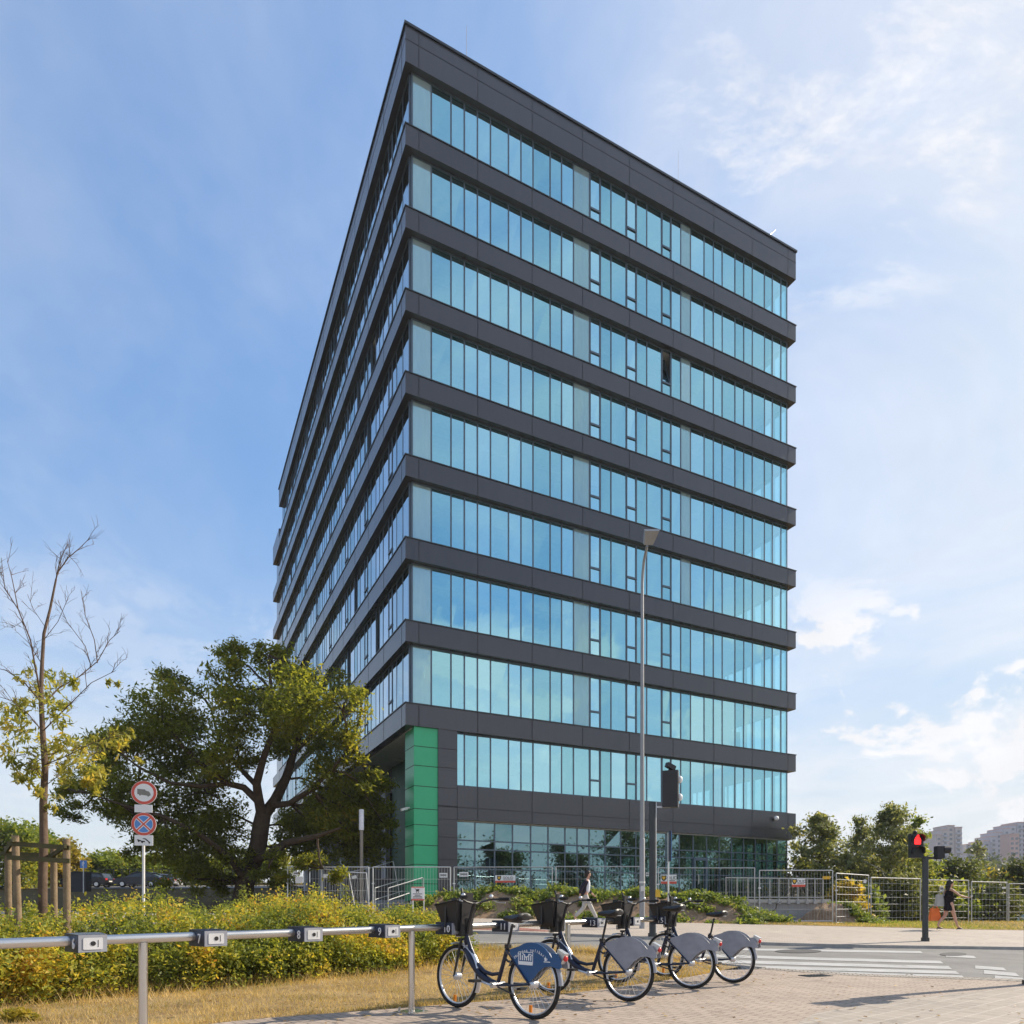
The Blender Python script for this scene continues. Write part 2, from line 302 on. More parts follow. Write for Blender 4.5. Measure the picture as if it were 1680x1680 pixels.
class MB:
    def __init__(s): s.v = []; s.f = []; s.m = []
    def add(s, vs, fs, m=0):
        o = len(s.v); s.v += [tuple(v) for v in vs]
        for f in fs: s.f.append(tuple(i+o for i in f)); s.m.append(m)
        return s
    def hexa(s, p, m=0):   # p: 4 bottom ccw, 4 top ccw
        return s.add(p, [(3, 2, 1, 0), (4, 5, 6, 7), (0, 1, 5, 4), (1, 2, 6, 5), (2, 3, 7, 6), (3, 0, 4, 7)], m)
    def box(s, c, size, m=0, rot=None):
        x, y, z = (q/2 for q in size); c = Vector(c)
        p = [Vector(q) for q in ((-x, -y, -z), (x, -y, -z), (x, y, -z), (-x, y, -z), (-x, -y, z), (x, -y, z), (x, y, z), (-x, y, z))]
        if rot is not None:
            if not isinstance(rot, Matrix): rot = Matrix.Rotation(rot, 3, 'Z')
            p = [rot @ q for q in p]
        return s.hexa([c+q for q in p], m)
    def bar(s, a, b, w, h=None, m=0, up=(0, 0, 1)):
        a = Vector(a); b = Vector(b); d = (b-a).normalized(); h = h or w
        up = Vector(up)
        if abs(d.dot(up)) > .98: up = Vector((0, 1, 0))
        sx = d.cross(up).normalized()*(w/2); sz = sx.cross(d).normalized()*(h/2)
        return s.hexa([a-sx-sz, a+sx-sz, b+sx-sz, b-sx-sz, a-sx+sz, a+sx+sz, b+sx+sz, b-sx+sz], m)
    def tube(s, pts, r, n=8, m=0, cap=True, flat=None):
        pts = [Vector(p) for p in pts]; k = len(pts)
        rs = r if isinstance(r, (list, tuple)) else [r]*k
        t = (pts[1]-pts[0]).normalized()
        a = t.orthogonal().normalized()
        if abs(t.z) < .9: a = Vector((0, 0, 1)).cross(t).normalized()
        rings = []
        for i in range(k):
            t2 = (pts[min(i+1, k-1)]-pts[max(i-1, 0)])
            if t2.length > 1e-9:
                t2.normalize(); q = t.rotation_difference(t2); a = q @ a; t = t2
            b = t.cross(a).normalized(); a = b.cross(t).normalized()
            fl = flat or 1.0
            rings.append([pts[i]+(a*math.cos(2*math.pi*j/n)+b*math.sin(2*math.pi*j/n)*fl)*rs[i] for j in range(n)])
        vs = [v for rr in rings for v in rr]; fs = []
        for i in range(k-1):
            for j in range(n):
                fs.append((i*n+j, i*n+(j+1) % n, (i+1)*n+(j+1) % n, (i+1)*n+j))
        if cap: fs.append(tuple(range(n))[::-1]); fs.append(tuple((k-1)*n+j for j in range(n)))
        return s.add(vs, fs, m)
    def ring(s, c, axis, Rr, r, n=40, k=8, m=0, a0=0, a1=2*math.pi, flat=1.0):
        """torus or arc of it around c with axis 'y' """
        full = abs(a1-a0-2*math.pi) < 1e-6
        N = n if full else n+1
        vs = []; c = Vector(c)
        for i in range(N):
            a = a0+(a1-a0)*i/n
            for j in range(k):
                b = 2*math.pi*j/k
                rad = Rr+r*math.cos(b); vs.append(c+Vector((rad*math.cos(a), r*flat*math.sin(b), rad*math.sin(a))))
        fs = []
        for i in range(n):
            i2 = (i+1) % N
            for j in range(k): fs.append((i*k+j, i2*k+j, i2*k+(j+1) % k, i*k+(j+1) % k))
        return s.add(vs, fs, m)
    def prism(s, poly, o, ux, uy, ext, m=0):
        """poly 2D, plane at o with axes ux,uy, extruded by vector ext"""
        o = Vector(o); ux = Vector(ux); uy = Vector(uy); ext = Vector(ext); n = len(poly)
        a = [o+ux*x+uy*y for x, y in poly]; b = [p+ext for p in a]
        return s.add(a+b, [tuple(range(n))[::-1], tuple(range(n, 2*n))]+[(i, (i+1) % n, n+(i+1) % n, n+i) for i in range(n)], m)
    def disc(s, c, nrm, r, th, n=32, m=0):
        c = Vector(c); nrm = Vector(nrm).normalized()
        return s.tube([c, c+nrm*th], r, n, m)
    def ball(s, c, r, n=12, k=8, m=0, sc=(1, 1, 1)):
        c = Vector(c); vs = [c+Vector((0, 0, -r*sc[2]))]
        for i in range(1, k):
            th = math.pi*i/k
            for j in range(n):
                ph = 2*math.pi*j/n
                vs.append(c+Vector((r*sc[0]*math.sin(th)*math.cos(ph), r*sc[1]*math.sin(th)*math.sin(ph), -r*sc[2]*math.cos(th))))
        vs.append(c+Vector((0, 0, r*sc[2]))); fs = []
        for j in range(n): fs.append((0, 1+(j+1) % n, 1+j))
        for i in range(k-2):
            for j in range(n): fs.append((1+i*n+j, 1+i*n+(j+1) % n, 1+(i+1)*n+(j+1) % n, 1+(i+1)*n+j))
        l = len(vs)-1; b = 1+(k-2)*n
        for j in range(n): fs.append((b+j, b+(j+1) % n, l))
        return s.add(vs, fs, m)
    def build(s, name, mats, parent=None, smooth=False, off=None, local=False):
        if not isinstance(mats, (list, tuple)): mats = [mats]
        v = s.v
        if parent is not None and not local:
            L = parent.get('_o') or (0, 0, 0)
            v = [(a-L[0], b-L[1], c-L[2]) for a, b, c in v]
        me = bpy.data.meshes.new(name); me.from_pydata(v, [], s.f)
        for q in mats: me.materials.append(q)
        me.polygons.foreach_set('material_index', s.m)
        if smooth: me.polygons.foreach_set('use_smooth', [True]*len(s.f))
        me.update()
        o = bpy.data.objects.new(name, me); COL.objects.link(o)
        if smooth and smooth != 'all':
            try: me.set_sharp_from_angle(angle=R(40))
            except Exception: pass
        if parent is not None: o.parent = parent
        return o

def tag(o, label=None, cat=None, group=None, kind=None):
    if label: o['label'] = label
    if cat: o['category'] = cat
    if group: o['group'] = group
    if kind: o['kind'] = kind
    return o
def thing(name, label, cat, loc=(0, 0, 0), rz=0.0, group=None):
    """Empty at the thing's base; world-space meshes are shifted to it when their base has no turn"""
    o = bpy.data.objects.new(name, None); COL.objects.link(o); o.empty_display_size = .2
    o.location = loc; o.rotation_euler = (0, 0, rz)
    acc = tuple(loc)
    o['_o'] = acc
    return tag(o, label, cat, group)
def ptag(o, parent):   # part of a part: share the offset of its thing
    o['_o'] = parent.get('_o'); return o
def dup(root, loc, rz=0.0, label=None, group=None):
    def cp(o, par):
        c = o.copy(); COL.objects.link(c)
        if par is not None: c.parent = par
        for ch in kids[o]: cp(ch, c)
        return c
    kids = {}
    def walk(o):
        kids[o] = list(o.children)
        for ch in o.children: walk(ch)
    walk(root); r = cp(root, None)
    r.location = loc; r.rotation_euler = (0, 0, rz)
    if label: r['label'] = label
    if group: r['group'] = group
    return r
def npmesh(name, V, Fq, mat, parent=None, smooth=False):
    """fast mesh from numpy arrays, faces all with the same number of corners"""
    me = bpy.data.meshes.new(name); V = np.asarray(V, np.float32); Fq = np.asarray(Fq, np.int32)
    if parent is not None and parent.get('_o') is not None: V = V-np.array(parent['_o'], np.float32)
    me.vertices.add(len(V)); me.vertices.foreach_set('co', V.ravel())
    k = Fq.shape[1]; me.loops.add(Fq.size); me.loops.foreach_set('vertex_index', Fq.ravel())
    me.polygons.add(len(Fq)); me.polygons.foreach_set('loop_start', np.arange(0, Fq.size, k, dtype=np.int32))
    if smooth: me.polygons.foreach_set('use_smooth', np.ones(len(Fq), bool))
    me.materials.append(mat); me.update(calc_edges=True); me.validate()
    o = bpy.data.objects.new(name, me); COL.objects.link(o)
    if parent is not None: o.parent = parent
    return o
def leaf_arrays(rng, C, L, Wd, droop=.0, up=.35, jitter=.45):
    """rhombic leaves at centres C; returns V, F"""
    n = len(C)
    a = rng.normal(size=(n, 3)); a[:, 2] = a[:, 2]*.8-droop; a /= np.linalg.norm(a, axis=1, keepdims=True)
    nn = rng.normal(size=(n, 3)); nn[:, 2] += up*3
    b = np.cross(a, nn); b /= np.linalg.norm(b, axis=1, keepdims=True)+1e-9
    c3 = np.cross(a, b)
    s = (1-jitter+2*jitter*rng.random((n, 1)))
    l = L*s/2; w = Wd*s/2
    V = np.empty((n, 4, 3)); V[:, 0] = C-a*l; V[:, 1] = C+b*w+a*l*.15+c3*w*.35; V[:, 2] = C+a*l; V[:, 3] = C-b*w+a*l*.15+c3*w*.35
    Fq = np.arange(n*4).reshape(n, 4)
    return V.reshape(-1, 3), Fq
def text_mesh(s, size, loc, ux, uy, mat, parent, name, th=.002, align='CENTER'):
    """flat lettering standing on the plane (ux, uy) through loc (local to parent)"""
    cu = bpy.data.curves.new(name, 'FONT'); cu.body = s; cu.size = size; cu.align_x = align; cu.align_y = 'CENTER'; cu.extrude = th; cu.resolution_u = 2
    o = bpy.data.objects.new(name, cu); COL.objects.link(o)
    dg = bpy.context.evaluated_depsgraph_get(); me = bpy.data.meshes.new_from_object(o.evaluated_get(dg))
    bpy.data.objects.remove(o); bpy.data.curves.remove(cu)
    ux = Vector(ux).normalized(); uy = Vector(uy).normalized(); uz = ux.cross(uy)
    me.transform(Matrix((( ux.x, uy.x, uz.x, loc[0]), (ux.y, uy.y, uz.y, loc[1]), (ux.z, uy.z, uz.z, loc[2]), (0, 0, 0, 1))))
    me.materials.clear(); me.materials.append(mat); me.name = name
    r = bpy.data.objects.new(name, me); COL.objects.link(r)
    if parent is not None: r.parent = parent
    return r
def text_into(mb, s, size, loc, ux, uy, m, th=.002, align='CENTER'):
    """the same lettering added to a mesh builder"""
    o = text_mesh(s, size, loc, ux, uy, M['white'], None, 'lettering', th, align)
    me = o.data; mb.add([v.co for v in me.vertices], [tuple(p.vertices) for p in me.polygons], m)
    bpy.data.objects.remove(o); bpy.data.meshes.remove(me)

# ------------------------------------------------------------------ terrain height
_zb = np.array([[-60, -1.25], [0, -1.19], [6, -1.16], [11, -1.155], [14, -1.0], [17, -.85], [20, -.70], [23.5, -.60], [28, -.48], [34, -.40], [200, -.40]])
def sstep(a, b, x): 
    t = np.clip((x-a)/(b-a), 0, 1); return t*t*(3-2*t)
def gz(x, y):
    x = np.asarray(x, float); y = np.asarray(y, float)
    z = np.interp(y, _zb[:, 0], _zb[:, 1])
    z = z-.018*np.clip(x, -16, 18)*sstep(10, 17, y)
    z = z+np.clip(y-29, 0, 60)*.056*sstep(-4, -11, x)                                   # bank up to the car park on the left
    z = z-np.clip(y-31, 0, 60)*.05*sstep(10, 16, x)+np.clip(y-150, 0, 500)*.055*sstep(10, 30, x)   # falls to the trees, far hill rises
    return z+EYE
def gzf(x, y): return float(gz(x, y))
# ================================================================== THE SETTING
def sheet(name, XY, off, mat, kind='structure', label=None):
    """grid sheet: XY array (n, m, 2) laid on the terrain, off above it"""
    n, m, _ = XY.shape
    V = np.empty((n, m, 3)); V[..., :2] = XY; V[..., 2] = gz(XY[..., 0], XY[..., 1])+off
    idx = np.arange(n*m).reshape(n, m)
    Fq = np.stack([idx[:-1, :-1], idx[:-1, 1:], idx[1:, 1:], idx[1:, :-1]], -1).reshape(-1, 4)
    o = npmesh(name, V.reshape(-1, 3), Fq, mat); o['kind'] = kind
    if label: o['label'] = label
    # make normals point up
    me = o.data
    if len(me.polygons) and me.polygons[0].normal.z < 0: me.flip_normals()
    return o
def strip(name, A, B, off, mat, nu=60, nv=12, **k):
    """sheet between polyline A (near) and B (far)"""
    def res(P, n):
        P = np.array(P, float); s = np.r_[0, np.cumsum(np.hypot(*np.diff(P, axis=0).T))]
        q = np.linspace(0, s[-1], n); return np.stack([np.interp(q, s, P[:, 0]), np.interp(q, s, P[:, 1])], -1)
    a = res(A, nu); b = res(B, nu); t = np.linspace(0, 1, nv)[:, None, None]
    return sheet(name, a[None]*(1-t)+b[None]*t, off, mat, **k)
# base ground reaching the horizon
xs = np.r_[np.linspace(-650, -60, 10), np.linspace(-50, 50, 81), np.linspace(60, 650, 10)]
ys = np.r_[np.linspace(-250, -30, 6), np.linspace(-25, 70, 77), np.linspace(76, 200, 18), np.linspace(230, 800, 10)]
XY = np.stack(np.meshgrid(xs, ys), -1)
sheet('ground', XY, -.09, M['lawn'])
# road: near edge / far edge polylines (X, Y)
KF = [(-45, 20.6), (-14, 19.6), (-1.0, 18.8), (0.0, 18.7), (2.6, 18.3), (4.6, 17.6), (6.3, 17.0), (8.6, 16.8), (12.7, 17.0), (45, 18.5)]
KN = [(-45, 16.3), (-14, 15.4), (-0.9, 14.7), (1.6, 14.5), (3.0, 13.4), (4.4, 11.9), (5.6, 11.2), (7.0, 10.7), (8.0, 10.2), (12, 6.0), (20, -6)]
strip('road', KN, KF, 0.0, M['asphalt'], 160, 24)
def offs(P, dx, dy): return [(x+dx, y+dy) for x, y in P]
FOOT = [(-45, 27.0), (-14, 26.2), (-5, 26.0), (2, 25.6), (9, 25.0), (12, 24.6), (16, 24.0), (22, 24.3), (45, 26)]
strip('pavement_far', offs(KF, 0, .14), FOOT, .065, M['pave_far'], 140, 24)
strip('cycle_path', [(-45, 21.0), (-14, 20.0), (-1.0, 19.25), (1.4, 18.95)], [(-45, 22.6), (-14, 21.5), (-1.0, 20.7), (.3, 20.2)], .070, M['pave_red'], 60, 8)
def kerb(name, P, h, th, side):
    mb = MB()
    def res(P, step=.5):
        P = np.array(P, float); s = np.r_[0, np.cumsum(np.hypot(*np.diff(P, axis=0).T))]
        q = np.linspace(0, s[-1], int(s[-1]/step)); return np.stack([np.interp(q, s, P[:, 0]), np.interp(q, s, P[:, 1])], -1)
    p = res(P)
    for a, b in zip(p[:-1], p[1:]):
        n = np.array([-(b-a)[1], (b-a)[0]]); n = n/np.linalg.norm(n)*th*side
        za, zb_ = gzf(*a), gzf(*b)
        q = [(a[0], a[1]), (b[0], b[1]), (b[0]+n[0], b[1]+n[1]), (a[0]+n[0], a[1]+n[1])]
        if side < 0: q = q[::-1]
        zz = {0: za, 1: zb_, 2: zb_, 3: za} if side > 0 else {0: za, 1: zb_, 2: zb_, 3: za}
        zl = [za, zb_, zb_, za] if side > 0 else [za, zb_, zb_, za]
        mb.hexa([(x, y, z-.1) for (x, y), z in zip(q, zl)]+[(x, y, z+h) for (x, y), z in zip(q, zl)])
    o = mb.build(name, M['kerb']); o['kind'] = 'structure'; return o
kerb('kerb', KF, .072, .15, 1)
kerb('kerb', KN[:6], .075, .13, -1)
# near verge of dry grass, near paving
PN = [(-20, -9), (-9.0, 2.0), (-4.2, 5.2), (-2.5, 6.75), (-1.35, 7.35), (-.2, 7.95), (.5, 8.45), (1.9, 9.8), (2.7, 10.6), (3.55, 11.6), (4.0, 12.1)]
strip('verge', PN, [(-45, 12), (-20, 15.6), (-14, 15.25), (-7, 14.95), (-3, 14.7), (-0.9, 14.57), (0.5, 14.45), (1.6, 14.35), (2.6, 13.6), (3.5, 12.75), (4.1, 12.1)], .05, M['drygrass'], 120, 40)
strip('pavement', [(-12, -14), (-2, -12), (6, -10), (12, -8), (19, -6.5)], [(-20, -9), (-9.0, 2.0), (-4.2, 5.2), (-2.5, 6.75), (-1.35, 7.35), (.5, 8.45), (1.9, 9.8), (3.55, 11.6), (4.4, 11.75), (5.6, 11.05), (7.0, 10.55), (8.0, 10.05), (12, 5.9), (19.8, -6)], .056, M['pave'], 160, 60)
strip('pavement_setts', [(4.1, 11.85), (5.5, 10.85), (6.9, 10.3), (7.9, 9.8), (11.8, 5.7)], [(4.4, 11.9), (5.6, 11.2), (7.0, 10.7), (8.0, 10.2), (12, 6.0)], .060, M['setts'], 80, 4)
strip('pavement_corner', [(2.0, 4.0), (5, 2), (14, -4)], [(2.1, 5.6), (3.1, 7.05), (4.6, 8.1), (6.2, 8.95), (7.5, 9.6), (11.6, 5.6), (16, -2)], .061, M['pave_sq'], 60, 30)
# verge in front of the fence on the far side
strip('verge_far', [(7.4, 25.12), (9, 25.02), (12, 24.62), (16, 24.02), (22, 24.32), (45, 26.02)], [(7.4, 28), (12, 28), (16, 34), (22, 36), (45, 38)], .072, M['drygrass'], 70, 14)
strip('car_park_lane', [(-70, 58), (-30, 59), (-20, 60)], [(-70, 68), (-30, 69), (-18, 70)], -.02, M['asphalt'], 40, 8)
# zebra crossing and lane markings: painted sheets
def paint(name, rows, mat=M['marking']):
    mb = MB()
    for quad in rows:
        a, b, c, d = [np.array(q, float) for q in quad]
        n = 14
        V = []
        for i in range(n+1):
            t = i/n
            p = a*(1-t)+b*t; q = d*(1-t)+c*t
            for r in (p, q): V.append((r[0], r[1], gzf(*r)+.006))
        mb.add(V, [(2*i, 2*i+2, 2*i+3, 2*i+1) for i in range(n)])
    o = mb.build(name, mat); o['kind'] = 'structure'; return o
def gp(px, py):
    d = 12.0
    for _ in range(40): d = d*.5+.5*F*(EYE-gzf(XA(px, d), d))/max(py-HY, 1)
    return (XA(px, d), d)
def stripe(x0, y0, x1, y1, h):
    return [gp(x0, y0+h/2), gp(x1, y1+h/2), gp(x1-h*1.2, y1-h/2), gp(x0, y0-h/2)]
paint('zebra_crossing', [stripe(1130, 1556.5, 1514, 1562.5, 3.2), stripe(1135, 1567, 1548, 1579, 4.5),
      stripe(1140, 1576, 1562, 1588, 5), stripe(1150, 1584.5, 1574, 1596, 5), stripe(1215, 1592, 1584, 1603.5, 5),
      stripe(1552, 1568, 1602, 1570.5, 4), stripe(1600, 1587, 1652, 1590.5, 5), stripe(1614, 1595, 1673, 1599.5, 6), stripe(1632, 1604, 1684, 1608, 6),
      stripe(1690, 1570, 1760, 1574, 4), stripe(1710, 1590, 1790, 1596, 5)])
paint('road_marking_line', [[(-30, 17.35), (1.3, 16.35), (1.3, 16.47), (-30, 17.47)], [(-30, 16.05), (1.2, 14.85), (1.2, 14.97), (-30, 16.17)]])
dg_ = MB(); x_, y_ = gp(1338, 1607); dg_.box((x_, y_, gzf(x_, y_)+.060), (.46, .26, .012), rot=R(20))
for k_ in range(7): dg_.box((x_-.18+.06*k_, y_-.066+.022*k_, gzf(x_, y_)+.068), (.02, .2, .008), rot=R(20))
o = dg_.build('drain_grate', M['darkpole']); tag(o, 'small dark drain grate let into the paving at the zebra crossing', 'drain')
# manhole / patched asphalt
patch = MB()
for (px, py, w, h) in ((1310, 1561, 38, 3), (1564, 1566, 22, 3)):
    c = [gp(px+w*math.cos(a), py+h*math.sin(a)) for a in np.linspace(0, 2*math.pi, 20, endpoint=False)]
    patch.add([(x, y, gzf(x, y)+.010) for x, y in c], [tuple(range(20))[::-1]])
o = patch.build('road_patch', plain('dark_asphalt_patch', (.07, .07, .07), .85, scale=8)); o['kind'] = 'structure'

# ================================================================== OFFICE BUILDING
CXY = Vector((-4.632, 29.828, 0)); ANG = .4552
U = Vector((math.cos(ANG), math.sin(ANG), 0)); V_ = Vector((-.451, .8927, 0)).normalized()
LT, LS = 23.70, 37.3
def B(t, s, z): return CXY+U*t+V_*s+Vector((0, 0, z+EYE))
def bbox(mb, t0, t1, s0, s1, z0, z1, m=0):
    return mb.hexa([B(t0, s0, z0), B(t1, s0, z0), B(t1, s1, z0), B(t0, s1, z0), B(t0, s0, z1), B(t1, s0, z1), B(t1, s1, z1), B(t0, s1, z1)], m)
bld = thing('office_building', 'tall dark grey office block with ribbon windows and a green corner column', 'building', tuple(B(0, 0, .3)))
BZ = .36
E_ = .30                                                     # glass stands back behind the bands
TOP = [34.09-3.6*k for k in range(8)]                        # tops of the bands, eye-relative
BH = .94
def part(mb, name, mats, parent=None, smooth=False, label=None):
    o = mb.build(name, mats, bld if parent is None else parent, smooth)
    o['_o'] = bld['_o']
    if label: o['label'] = label
    return o
JT = [.61+2.79*k*1.006 for k in range(9)]
JS = [.55+2.79*k for k in range(14)]
def band(z0, z1, hline=None, s1=LS):
    mb = MB(); bbox(mb, 0, LT, 0, s1, z0, z1)
    g = .004
    for t in JT: bbox(mb, t-.019, t+.019, -g, .01, z0, z1-.01, 1)
    for s in JS:
        if s < s1: bbox(mb, -g, .01, s-.019, s+.019, z0, z1-.01, 1)
    if hline is not None:
        bbox(mb, -g, LT+g, -g-.001, .01, hline-.017, hline+.017, 1); bbox(mb, -g-.001, .01, 0, s1, hline-.017, hline+.017, 1)
    b = part(mb, 'spandrel_band', [M['panel'], M['joint']])
    c = MB(); o = .035
    bbox(c, -o, LT+o, -o, s1+o, z1, z1+.045)
    part(c, 'coping', M['coping'], b)
    # white ceiling under the slab, inside the glass line
    ce = MB(); bbox(ce, E_+.1, LT-E_-.1, E_+.1, s1-E_-.1, z0-.05, z0-.004)
    part(ce, 'ceiling', M['ceil'], b)
    return b
roof = band(36.77, 38.36, 37.75)
for k in range(7): band(TOP[k]-BH, TOP[k]-.03)
band(7.91, TOP[7]-.03)
# pane rhythm along a facade: wide / narrow modules read off the front
TM = [.40, 1.29, 2.23, 2.88, 3.53, 4.19, 5.12, 5.78, 6.43, 7.37, 8.01, 8.69, 9.62, 10.27, 10.91, 11.84, 12.49, 13.15, 14.11, 14.75, 15.40, 16.07, 17.02, 17.68, 18.32, 19.26, 19.92, 20.57, 21.51, 22.13, 22.82, 23.30]
SM = [.42, 1.30]; k = 0
while SM[-1] < LS-1.4:
    SM.append(SM[-1]+(.93, .65, .65)[k % 3]); k += 1
SM.append(LS-E_)
rng = np.random.default_rng(4)
def ribbon(kind, mods, z0, z1, glass, openings=(), missing=(), opened=None, trans=(), wd=.072, paleset=()):
    """one ribbon window: panes (each a hair out of true), frame as a sub-part, pale overlay before some"""
    if kind == 'f': fn = lambda a, d, z: B(a, E_+d, z)
    elif kind == 'l': fn = lambda a, d, z: B(E_+d, a, z)
    elif kind == 'r': fn = lambda a, d, z: B(LT-E_-d, a, z)
    else: fn = lambda a, d, z: B(a, LS-E_-d, z)
    g = MB(); fr = MB()
    def fb(a0, a1, d0, d1, q0, q1):
        p = [fn(a0, d0, q0), fn(a1, d0, q0), fn(a1, d1, q0), fn(a0, d1, q0), fn(a0, d0, q1), fn(a1, d0, q1), fn(a1, d1, q1), fn(a0, d1, q1)]
        fr.hexa(p)
    for i in range(len(mods)-1):
        a0, a1 = mods[i], mods[i+1]
        zs = [z0]+[t for t in trans]+[z1]
        for q0, q1 in zip(zs[:-1], zs[1:]):
            if i in missing: continue
            if i == opened: q1 = z0+.86
            e = rng.normal(0, .0035, 4)
            g.add([fn(a0, e[0], q0), fn(a1, e[1], q0), fn(a1, e[2], q1), fn(a0, e[3], q1)], [(0, 1, 2, 3) if kind in 'fb' else (3, 2, 1, 0)])
        if i in openings:
            for zz in (z0+.86,): fb(a0+.03, a1-.03, -.05, .05, zz-.045, zz+.045)
            for aa in (a0+.045, a1-.045): fb(aa-.02, aa+.02, -.03, .03, z0, z1)
        if i == opened:   # bottom-hung sash tipped inwards
            z2 = z0+.9
            g.add([fn(a0+.06, .03, z2), fn(a1-.06, .03, z2), fn(a1-.06, .50, z1-.12), fn(a0+.06, .50, z1-.12)], [(0, 1, 2, 3)])
            for aa in (a0+.05, a1-.05):
                fr.bar(fn(aa, .03, z2), fn(aa, .5, z1-.12), .05, .05)
            fr.bar(fn(a0+.05, .5, z1-.12), fn(a1-.05, .5, z1-.12), .05, .05); 
    for a in mods: fb(a-wd/2, a+wd/2, -.014, .10, z0, z1)
    for zz in list(trans): fb(mods[0], mods[-1], -.035, .05, zz-.03, zz+.03)
    fb(mods[0], mods[-1], -.03, .08, z0-.0, z0+.06); fb(mods[0], mods[-1], -.03, .08, z1-.07, z1)
    w = part(g, 'window', glass); part(fr, 'frame', M['mull'], w)
    for i, h in paleset:      # pale overlay added before a few panes to make them look paler
        a0, a1 = mods[i]+wd/2, mods[i+1]-wd/2; pale = MB()
        pale.add([fn(a0, -.0105, z0+.06), fn(a1, -.0105, z0+.06), fn(a1, -.0105, z1-.07), fn(a0, -.0105, z1-.07)], [(0, 1, 2, 3)])
        part(pale, 'pane_overlay', M['pale_pane'], w)
    return w
OP = (12, 15, 18)
floors = [(TOP[k]+.02, (36.77 if k == 0 else TOP[k-1]-BH)) for k in range(8)]
for k, (z0, z1) in enumerate(floors):
    bs = [(0, 1.0), (11, 1.0)] + ([(20, 1.0)] if k < 6 else [])
    if k in (2, 3): bs += []
    ribbon('f', TM, z0, z1, M['glass'], OP, opened=18 if k == 2 else None, paleset=bs)
    r2 = random.Random(k*7+1)
    miss = [i for i in range(6, len(SM)-2) if r2.random() < .045]
    ribbon('l', SM, z0, z1, M['glassL'], [i for i in range(3, len(SM)-2, 6)], missing=miss, wd=.045)
    ribbon('r', SM[:10]+SM[10::2], z0, z1, M['glassE'], wd=.06)
    ribbon('b', TM[::2], z0, z1, M['glassL'])
# interior of the storeys: core, columns, partitions
core = MB()
for k, (z0, z1) in enumerate(floors):
    bbox(core, 8.2, 15.6, 9.0, 27.0, z0, z1-.06)
    bbox(core, .9, 8.2, 13.0, 13.2, z0, z1-.06)
part(core, 'core_wall', M['inner'])
r3 = random.Random(77)
for k, (z0, z1) in enumerate(floors+[(5.46, 7.91)]):
    fu = MB(); pt = MB()
    for _ in range(7):
        t0 = r3.uniform(1, 20); w_ = r3.choice((.8, 1.2, 1.6, 2.4)); s0 = r3.uniform(.5, 3.5); bbox(fu, t0, t0+w_, s0, s0+.45, z0, z0+r3.choice((.75, .75, 1.1, 1.5)))
    for _ in range(3):
        t0 = r3.uniform(2, 17); bbox(pt, t0, t0+.1, 1.2, r3.uniform(4, 8), z0, z1-.06)
    for t0 in np.arange(1.5, 22, 3.0):
        for s0 in (1.6, 4.2, 6.8): bbox(pt, t0, t0+1.5, s0, s0+.28, z1-.085, z1-.056)
    part(fu, 'cabinets', M['offwhite']); part(pt, 'partitions', M['innerw'])
for t in (3.2, 8.9, 14.6, 20.3):
    for s in (2.6, 8.2, 16, 24, 32):
        c = MB(); bbox(c, t-.22, t+.22, s-.22, s+.22, BZ, 36.7)
        part(c, 'column', M['inner'])
# ---- two lower storeys
wl = MB(); bbox(wl, 1.52, 2.43, .03, .5, BZ, 7.91)
for z in (7.05, 6.2, 5.3, 4.5, 3.9, 3.1, 2.1): bbox(wl, 1.52, 2.43, .026, .04, z-.013, z+.013, 1)
part(wl, 'wall_panel', [M['panel'], M['joint']])
gc = MB(); bbox(gc, .42, 1.52, .10, 1.35, BZ-.1, 7.905)
for z in (7.05, 6.2, 5.3, 4.3, 3.6, 2.7, 1.85, 1.0):
    bbox(gc, .415, 1.52, .095, .12, z-.014, z+.014, 1); bbox(gc, .415, .43, .10, 1.35, z-.014, z+.014, 1)
bbox(gc, .5, 1.48, .15, 1.3, BZ-.3, BZ-.1, 1)
part(gc, 'corner_column', [M['green'], M['joint']], label='bright green clad column under the building corner')
b9 = MB(); bbox(b9, 2.43, LT, .0, LS, 3.92, 5.44)
for t in JT[1:]: bbox(b9, t-.019, t+.019, -.004, .01, 3.92, 5.44, 1)
bbox(b9, 1.52, LT+.004, -.005, .01, 4.47-.013, 4.47+.013, 1)
o9 = part(b9, 'spandrel_band', [M['panel'], M['joint']])
c9 = MB(); bbox(c9, 2.45, LT-E_, .2, LS-1, 3.86, 3.916); part(c9, 'ceiling', M['inner'], o9)
T1 = [2.50, 2.88]+[t for t in TM if t > 3]
ribbon('f', T1, 5.46, 7.91, M['glass'], [T1.index(9.62), T1.index(11.84), T1.index(14.11)], paleset=[])
ribbon('r', SM[:10]+SM[10::2], 5.46, 7.91, M['glassE'], wd=.06)
ribbon('r', SM[:10]+SM[10::2], BZ, 3.92, M['glassG'], wd=.06)
TG = [2.50, 3.40, 4.4, 5.33, 6.3, 7.25, 8.2, 8.9, 9.6, 10.55, 11.5, 12.45, 13.4, 14.4, 15.3, 16.25, 17.2, 18.1, 19.0, 19.9, 20.8, 21.7, 22.5, 23.30]
ribbon('f', TG, BZ, 3.92, M['glassG'], trans=(1.72, 2.62, 3.02))
dr = MB()   # glazed entrance door near the right end of the ground floor
for t in (16.3, 17.15): bbox(dr, t-.06, t+.06, E_-.10, E_+.1, BZ, 2.62)
bbox(dr, 16.3, 17.15, E_-.09, E_+.09, 2.5, 2.66); bbox(dr, 16.3, 17.15, E_-.08, E_+.08, BZ, BZ+.22)
d_ = part(dr, 'door', M['mull'])
